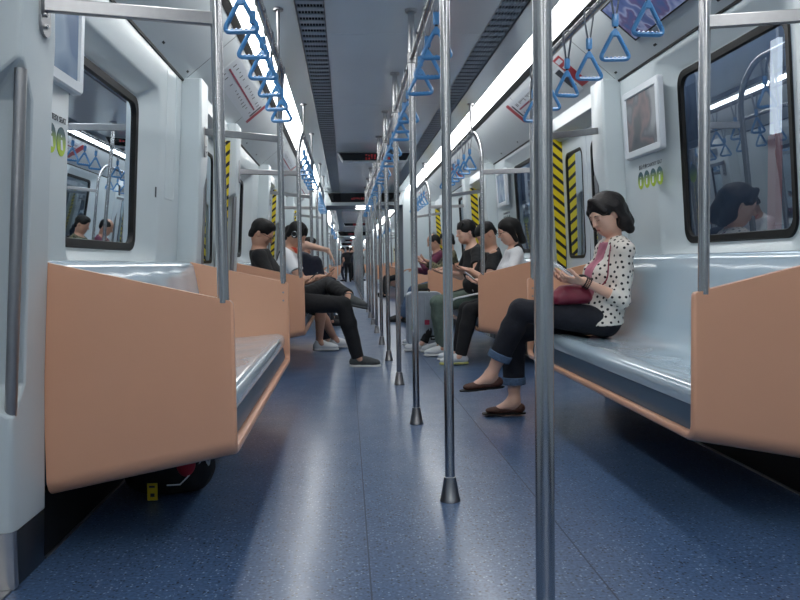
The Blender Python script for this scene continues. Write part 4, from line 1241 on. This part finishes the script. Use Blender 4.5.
# ---- left bench: man with glasses (ankle on knee), headphone man, man in navy with stretched arm
base = (-1.05, 7.0, .49)
J1 = figure('man in glasses and black jacket on the second left bench, ankle crossed on his knee', base,
    hip=(-.88, 7.0, .59), chest=(-1.09, 7.0, .84), neck=(-1.175, 7.0, 1.055), head=(-1.125, 6.985, 1.190), face=(.84, -.12, -.52), fwd=(1, 0, 0), ll1=.44, ll2=.45,
    legs=[((-.375, 6.97, .635), (.85, -.42, -.16), (-.1, 1, .25), (.15, .1, 1)), ((-.30, 6.92, .09), (1, -.12, 0), (.6, 0, 1), (0, 0, 1))],
    arms=[((-.80, 7.10, .74), (.9, -.2, .1), (0, 0, 1), (-.3, .8, -.8), .6), ((-.82, 6.90, .74), (.9, .2, .1), (0, 0, 1), (-.3, -.9, -.8), .6)],
    top=(BLACKC, 'long'), bottom=(BLACKC, 'long'), hairstyle='short', skinm=SKINM, h=.008, hh=.006, sc=1.06, shoes=[(GREYSH, False, GREYSH), (GREYSH, False, SOLE)])
spectacles(J1, base)
S = SDF(); S.cone((-1.165, 7.0, 1.020), (-1.150, 7.0, 1.045), .076, .070, .02, (0, 1, 0), 1.0); S.cone((-1.18, 7.0, 1.03), (-1.15, 7.0, 1.12), .054, .060, .01, sub=True)
sdf_obj('collar', S, .006, GREYC, base, J1['person'])
bm = NB()
a0 = J1['ank1']
for k in range(5):
    t = 2*math.pi*k/5; 
ring = [Vector(a0)+Vector((.041*math.cos(t), .041*math.sin(t), .022)) for t in [2*math.pi*k/16 for k in range(16)]]
tube(bm, [p-Vector(base) for p in ring], .008, n=8, closed=True); obj('sock', bm, ramp_tex('patterned_sock', 'noise', [(0, (30, 30, 30)), (.5, (200, 180, 50)), (.55, (40, 40, 40))], 60), J1['person'])
phone(J1, (-.70, 7.0, .79), (.6, 0, .5), (-.5, 0, .8), PHONEK, 'black phone in the lap of the man in glasses and black jacket')

base = (-1.0, 8.0, .49)
J2 = figure('young man in white T-shirt and black headphones on the second left bench', base,
    hip=(-1.05, 8.0, .585), chest=(-1.00, 8.0, .84), neck=(-.955, 8.0, 1.075), head=(-.88, 7.99, 1.215), face=(.80, -.1, -.60), fwd=(1, 0, 0),
    legs=[((-.52, 8.45, .1), (1, .1, 0), (1, 0, .6), (0, 0, 1)), ((-.68, 8.20, .1), (1, .0, 0), (1, 0, .9), (0, 0, 1))],
    arms=[((-.66, 8.08, .78), (.9, -.3, .1), (0, 0, 1), (-.3, .8, -.8), .6), ((-.66, 7.92, .78), (.9, .3, .1), (0, 0, 1), (-.3, -.9, -.8), .6)],
    top=(WHITEC, 'short'), bottom=(OLIVE, 'short'), hairstyle='fringe', skinm=SKINM, h=.009, hh=.007, sc=1.02, shoes=[(WHITESH, False, SOLE), (WHITESH, False, SOLE)])
hpn = empty('headphones', (-.88, 7.99, 1.215)); tag(hpn, 'black over-ear headphones on the young man in the white T-shirt', 'headphones')
L = J2['L']; O = Vector((-.88, 7.99, 1.215))
bm = NB(); tube(bm, [Vector(L(.098*math.cos(t), -.01, .01+.118*math.sin(t)))-O for t in [math.pi*k/14 for k in range(15)]], .007, n=8); obj('headband', bm, BLACKC, hpn)
for q in (-1, 1):
    bm = NB(); tube(bm, [Vector(L(q*.078, -.005, .0))-O, Vector(L(q*.105, -.005, .0))-O], [.040, .036], n=20); e = obj('ear_cup', bm, BLACKC, hpn)
    bm = NB(); tube(bm, [Vector(L(q*.106, -.005+.026*math.cos(t), .026*math.sin(t)))-O for t in [2*math.pi*k/18 for k in range(18)]], .003, n=6, closed=True); obj('ring', bm, STEEL, e)
phone(J2, (-.56, 8.0, .82), (.6, 0, .5), (-.5, 0, .8), PHONEK, 'black phone held by the young man with the headphones')
S = SDF(); S.cone((-.965, 8.0, 1.035), (-.95, 8.0, 1.055), .078, .072, .02, (0, 1, 0), 1.1); S.cone((-.97, 8.0, 1.03), (-.94, 8.0, 1.12), .058, .060, .01, sub=True)
sdf_obj('collar', S, .007, mat('orange_red_trim', (200, 70, 50), .8), base, J2['person'])

base = (-1.05, 8.68, .49)
J3 = figure('person in dark navy with one bare arm resting over a navy backpack, second left bench', base,
    hip=(-1.08, 8.68, .585), chest=(-1.06, 8.66, .84), neck=(-1.03, 8.64, 1.08), head=(-.97, 8.63, 1.22), face=(.85, .2, -.4), fwd=(1, 0, 0),
    legs=[((-.60, 8.75, .1), (1, .1, 0), (1, 0, .6), (0, 0, 1)), ((-.62, 8.55, .1), (1, .0, 0), (1, 0, .6), (0, 0, 1))],
    arms=[((-.70, 8.80, .85), (.9, 0, -.3), (0, 0, -1), (-.3, .8, -.4), .6), ((-.58, 8.42, 1.06), (.55, -.05, -.85), (-.8, 0, -.5), (0, -.5, .45), .35)],
    top=(NAVYC, 'short'), bottom=(NAVYC, 'long'), hairstyle='short', skinm=SKINP, h=.010, hh=.008, sc=1.0, shoes=[(WHITESH, False, SOLE), (WHITESH, False, SOLE)])
S = SDF(); S.cone((-.84, 8.5, .78), (-.85, 8.5, .94), .12, .11, .03, (0, 1, 0), 1.1); S.cone((-.70, 8.5, .76), (-.72, 8.5, .93), .09, .075, .03, (0, 1, 0), 1.3)
bp_ = sdf_obj('backpack', S, .010, NAVYC, (-.8, 8.48, .65), wob=.002); bp_.location = (-.8, 8.48, .65); tag(bp_, 'dark navy backpack held upright on a lap, second left bench', 'backpack')
# ---- right bench two: girl with glasses, man with undercut, man behind
base = (1.08, 7.0, .49)
J4 = figure('girl with glasses, long black hair, white top and black trousers, second right bench', base,
    hip=(1.12, 7.0, .58), chest=(1.14, 7.0, .83), neck=(1.135, 7.0, 1.05), head=(1.085, 6.99, 1.185), face=(-.90, -.12, -.30), fwd=(-1, 0, 0),
    legs=[((.62, 6.86, .095), (-1, -.05, 0), (-1, 0, .6), (0, 0, 1)), ((.64, 7.18, .095), (-1, .05, 0), (-1, 0, .6), (0, 0, 1))],
    arms=[((.84, 6.88, .72), (-.9, .2, .1), (0, 0, 1), (.3, -.8, -.8), .6), ((.84, 7.10, .74), (-.9, -.2, .1), (0, 0, 1), (.3, .9, -.8), .6)],
    top=(WHITEC, 'long'), bottom=(BLACKC, 'long'), hairstyle='long', skinm=SKINW, h=.008, hh=.0055, female=True, sc=.98, shoes=[(WHITESH, False, YELL), (WHITESH, False, SOLE)])
spectacles(J4, base)
S = SDF(); S.cone((1.150, 7.0, 1.005), (1.145, 7.0, 1.022), .082, .074, .02, (0, 1, 0), 1.2); S.cone((1.12, 7.0, 1.0), (1.10, 7.0, 1.12), .066, .075, .01, sub=True)
sdf_obj('collar', S, .006, BLACKC, base, J4['person'])
phone(J4, (.74, 7.0, .78), (-.6, 0, .5), (.5, 0, .8), PHONEW, 'pale phone in the hands of the girl with glasses')
tote = SDF(); 
base = (.98, 7.55, .49)
J5 = figure('man with undercut hair, black T-shirt and grey-green trousers bending over his phone', base,
    hip=(1.00, 7.62, .585), chest=(1.05, 7.58, .84), neck=(1.04, 7.55, 1.045), head=(.985, 7.53, 1.170), face=(-.80, -.1, -.60), fwd=(-1, 0, 0),
    ll1=.47, legs=[((.56, 7.52, .1), (-1, -.05, 0), (-1, 0, .6), (0, 0, 1)), ((.56, 7.82, .1), (-1, .05, 0), (-1, 0, .6), (0, 0, 1))],
    arms=[((.80, 7.42, .83), (-.9, .3, .1), (0, 0, 1), (.3, -.9, -.8), .8), ((.80, 7.58, .83), (-.9, -.2, .1), (0, 0, 1), (.3, .9, -.8), .8)],
    top=(BLACKC, 'short'), bottom=(GREENC, 'long'), hairstyle='undercut', skinm=SKINM, h=.009, hh=.0065, sc=1.04, shoes=[(WHITESH, False, SOLE), (WHITESH, False, SOLE)])
phone(J5, (.69, 7.5, .87), (-.6, 0, .4), (.4, 0, .8), PHONEK, 'black phone in the hands of the man with undercut hair')
S = SDF(); S.cone((.80, 7.42, .70), (.92, 7.42, .72), .075, .085, .03, (0, 1, 0), 1.2); S.cone((.80, 7.40, .66), (.86, 7.40, .64), .05, .05, .03, (0, 1, 0), 1.2)
ob_ = sdf_obj('shoulder_bag', S, .009, PRINT, (.85, 7.42, .66), wob=.003); ob_.location = (.85, 7.42, .66); tag(ob_, 'black cloth bag with a white print on the lap of the undercut man', 'bag')
base = (.92, 8.25, .49)
J6 = figure('man with loose dark hair, black T-shirt and black trousers behind the undercut man', base,
    hip=(1.02, 8.25, .585), chest=(.98, 8.25, .84), neck=(.955, 8.25, 1.085), head=(.89, 8.24, 1.225), face=(-.93, -.25, -.15), fwd=(-1, -.1, 0),
    legs=[((.40, 8.00, .1), (-1, -.05, 0), (-1, 0, .6), (0, 0, 1)), ((.42, 8.55, .1), (-1, .05, 0), (-1, 0, .6), (0, 0, 1))],
    arms=[((.72, 7.98, .86), (-.95, .0, .0), (0, 0, -1), (.3, -.9, -.8), .5), ((.70, 8.4, .80), (-.9, -.2, .1), (0, 0, 1), (.3, .9, -.8), .5)],
    top=(BLACKC, 'short'), bottom=(BLACKC, 'long'), hairstyle='fringe', skinm=SKINW, h=.010, hh=.007, sc=1.05, shoes=[(WHITESH, False, SOLE), (WHITESH, False, SOLE)])

# ---- right bench three: camouflage shirt, balding man in maroon
base = (1.12, 11.3, .49)
J7 = figure('person in camouflage shirt on the third right bench', base,
    hip=(1.12, 11.3, .585), chest=(1.14, 11.3, .84), neck=(1.13, 11.3, 1.075), head=(1.09, 11.29, 1.215), face=(-.90, -.1, -.3), fwd=(-1, 0, 0),
    legs=[((.66, 11.2, .1), (-1, 0, 0), (-1, 0, .6), (0, 0, 1)), ((.66, 11.5, .1), (-1, 0, 0), (-1, 0, .6), (0, 0, 1))],
    arms=[((.80, 11.2, .92), (-.8, .3, .5), (0, 0, 1), (.3, -.9, -.8), .8), ((.80, 11.42, .90), (-.9, -.2, .1), (0, 0, 1), (.3, .9, -.8), .8)],
    top=(CAMO, 'long'), bottom=(OLIVE, 'long'), hairstyle='short', skinm=SKINM, h=.012, hh=.010, sc=1.05, hd=False, shoes=[(BLACKC, False, None), (BLACKC, False, None)])
base = (1.0, 12.0, .49)
J8 = figure('balding man in maroon shirt and jeans looking at a phone, third right bench', base,
    hip=(1.08, 12.0, .585), chest=(1.05, 12.0, .84), neck=(1.02, 12.0, 1.085), head=(.965, 11.99, 1.225), face=(-.88, -.1, -.4), fwd=(-1, 0, 0),
    legs=[((.45, 11.85, .1), (-1, 0, 0), (-1, 0, .6), (0, 0, 1)), ((.47, 12.2, .1), (-1, 0, 0), (-1, 0, .6), (0, 0, 1))],
    arms=[((.74, 11.9, .98), (-.8, .3, .5), (0, 0, 1), (.3, -.9, -.8), .8), ((.66, 12.1, .80), (-.9, -.2, .1), (0, 0, -1), (.3, .9, -.8), .6)],
    top=(MAROON, 'long'), bottom=(BLUEJ, 'long'), hairstyle='bald', skinm=SKINM, h=.012, hh=.009, sc=1.05, hd=False, shoes=[(BLACKC, False, None), (BLACKC, False, None)])
phone(J8, (.66, 11.88, 1.06), (-.5, 0, .7), (.6, 0, .6), PHONEK, 'black phone raised by the balding man in maroon')

# ---- distant passengers: seated and standing
def simple_seated(s, y, topm, botm, hairm, lab, x=1.08, group='distant seated passengers'):
    f = -s
    return figure(lab, (s*x, y, .49), hip=(s*(x+.04), y, .585), chest=(s*(x+.05), y, .84), neck=(s*(x+.03), y, 1.05), head=(s*(x-.03), y, 1.21), face=(f*.9, 0, -.35), fwd=(f, 0, 0),
        legs=[((s*.62, y-.12, .1), (f, 0, 0), (f, 0, .6), (0, 0, 1)), ((s*.62, y+.12, .1), (f, 0, 0), (f, 0, .6), (0, 0, 1))],
        arms=[((s*.82, y-.08, .80), (f*.9, .2, .2), (0, 0, 1), (s*.3, -.9, -.8), .6), ((s*.82, y+.08, .80), (f*.9, -.2, .2), (0, 0, 1), (s*.3, .9, -.8), .6)],
        top=(topm, 'short'), bottom=(botm, 'long'), hairstyle='short', skinm=SKINM, h=.015, hh=.013, hd=False, shoes=[(BLACKC, False, None), (BLACKC, False, None)], group=group)
simple_seated(-1, 11.4, BLACKC, BLACKC, HAIR, 'passenger in black on the third left bench, nearer of the two')
simple_seated(-1, 12.3, WHITEC, BLUEJ, HAIR, 'passenger in white shirt on the third left bench, farther of the two', .98)
simple_seated(-1, 19.2+.9, BLACKC, NAVYC, HAIR, 'distant passenger in black on the first left bench of the second car')
simple_seated(1, 20.3, NAVYC, BLACKC, HAIR, 'distant passenger in navy on the first right bench of the second car')
simple_seated(1, 21.6, BLACKC, BLACKC, HAIR, 'distant dark-clothed passenger, far end of the first right bench, second car')
def stander(x, y, topm, botm, lab, fd=(0, 1, 0), sc=1.0):
    f = nrm(fd); r = np.cross(f, V3(0, 0, 1)); P = V3(x, y, 0)
    up_ = lambda z, a=0, b=0: P+V3(0, 0, z)+r*a+f*b
    return figure(lab, (x, y, 0), hip=up_(.92), chest=up_(1.20), neck=up_(1.44), head=up_(1.60, 0, .03), face=f+V3(0, 0, -.15), fwd=f,
        legs=[(up_(.095, -.11), f, f, (0, 0, 1)), (up_(.095, .11), f, f, (0, 0, 1))],
        arms=[(up_(.90, -.26, .08), (0, 0, -1), tuple(r), tuple(-f), .4), (up_(1.62, .25, .25), (0, 0, 1), tuple(f), tuple(r-f), .9)],
        top=(topm, 'short'), bottom=(botm, 'long'), hairstyle='short', skinm=SKINM, h=.015, hh=.013, hd=False, sc=sc, shoes=[(BLACKC, False, None), (BLACKC, False, None)], group='distant standing passengers')
stander(-.30, 38.0, BLACKC, BLACKC, 'distant standing passenger in black, aisle of the third car, left of the poles')
stander(-.12, 41.0, NAVYC, BLACKC, 'distant standing passenger in navy farther down the aisle of the third car', (1, 0, 0))
stander(-.52, 39.5, BLACKC, NAVYC, 'distant standing passenger in dark clothes by the left wall of the third car', (-1, 0, 0))
stander(.42, 40.0, BLACKC, BLACKC, 'distant standing passenger in black right of the centre poles in the third car', (1, 0, 0))

# ---- grey suitcase with stickers in front of the second right bench
CASE = mat('grey_suitcase_shell', (160, 170, 182), .4, metal=.2, noise=.1, nscale=10)
cs_ = empty('suitcase', (.415, 8.1, 0)); tag(cs_, 'upright grey ribbed suitcase with stickers and wheels in front of the right bench', 'suitcase')
bm = NB(); lo = rrect(.36, .55, .05, 5); loft(bm, [[(x*f, y, z+.335) for x, z in lo] for y, f in ((-.13, .93), (-.11, 1), (.11, 1), (.13, .93))]); obj('shell', bm, CASE, cs_)
for k in range(7):
    bm = NB(); x = -.135+k*.045; box(bm, x-.006, x+.006, -.135, -.129, .10, .57); obj('rib', bm, CASE, cs_, bevel=.002)
for x in (-.13, .13):
    for y in (-.09, .09):
        bm = NB(); Mx = Matrix.Translation((x, y, .026)) @ Matrix.Rotation(math.pi/2, 4, 'Y'); bmesh.ops.create_cone(bm, cap_ends=True, segments=16, radius1=.026, radius2=.026, depth=.022, matrix=Mx)
        box(bm, x-.018, x+.018, y-.02, y+.02, .045, .07); obj('wheel', bm, DARK, cs_)
bm = NB(); tube(bm, arc_path([(-.06, 0, .60), (-.06, 0, .64), (.06, 0, .64), (.06, 0, .60)], .02), .009, n=8); obj('handle', bm, DARK, cs_)
for (x, z, w_, h_, m_, nm) in ((.10, .14, .09, .045, DARK, 'black sticker'), (.02, .30, .05, .05, SIGNP, 'pink sticker'), (.08, .46, .05, .03, SIGNW, 'white sticker'), (-.12, .25, .04, .04, GREEN, 'green sticker')):
    bm = NB(); lo = rrect(w_, h_, .006, 3); loft(bm, [[(x+a, y, z+b_) for a, b_ in lo] for y in (-.1375, -.1355)]); o = obj('sticker', bm, m_, cs_); o['label'] = nm
    if nm == 'black sticker': bm = NB(); box(bm, x-.034, x+.034, -.1382, -.1374, z-.008, z+.006); obj('sticker_print', bm, SIGNW, o)

# ---- black bag under the near left bench
g = empty('duffel_bag', (-1.08, 3.22, 0)); tag(g, 'black bag with red panel, white piping and a yellow tag under the nearest left bench', 'bag')
bc = (-1.08, 3.22, 0)
S = SDF(); S.ell((-1.12, 3.20, .10), (.13, .12, .105), None, .03); S.ell((-1.02, 3.20, .10), (.085, .11, .095), None, .04); S.ell((-1.2, 3.22, .09), (.1, .12, .09), None, .04)
sdf_obj('body', S, .008, BLACKC, bc, g, wob=.003, cuts=[((0, 0, .003), V3(0, 0, -1))])
S = SDF(); S.ell((-1.03, 3.10, .135), (.038, .028, .050), None, .02); sdf_obj('red_panel', S, .006, mat('red_nylon', (176, 30, 50), .5), bc, g)
bm = NB(); tube(bm, [(-.02, -.150, .062), (.03, -.145, .062), (.055, -.135, .085), (.095, -.11, .13), (.12, -.08, .16)], .003, n=6); obj('piping', bm, WHITESH, g)
bm = NB(); tube(bm, arc_path([(.10, -.09, .12), (.115, -.09, .185), (.13, -.08, .11), (.14, -.07, .18)], .02), .004, n=6); obj('cord', bm, WHITESH, g)
bm = NB(); box(bm, -.092, -.053, -.164, -.160, .008, .075); o = obj('tag', bm, mat('yellow_tag', (214, 190, 30), .5), g); 
bm = NB(); box(bm, -.084, -.062, -.1655, -.1642, .058, .066); box(bm, -.080, -.064, -.1655, -.1642, .022, .036); obj('tag_print', bm, SIGNK, o)
bm = NB(); tube(bm, [(-.072, -.161, .075), (-.07, -.12, .13)], .0015, n=5); obj('tag_loop', bm, DARK, o)
# white leather arm loop of the bag beside the girl (pale curved edge)
bm = NB(); O = Vector((.62, 6.80, .55)); tube(bm, [Vector(p)-O for p in arc_path([(.50, 6.80, .30), (.50, 6.80, .585), (.85, 6.80, .65)], .10, 8)], .009, n=8)
o = obj('bag_handle_loop', bm, WHITESH); o.location = O; tag(o, 'thin white curved bag handle beside the knees of the girl with glasses', 'handle')

bpy.context.view_layer.update()
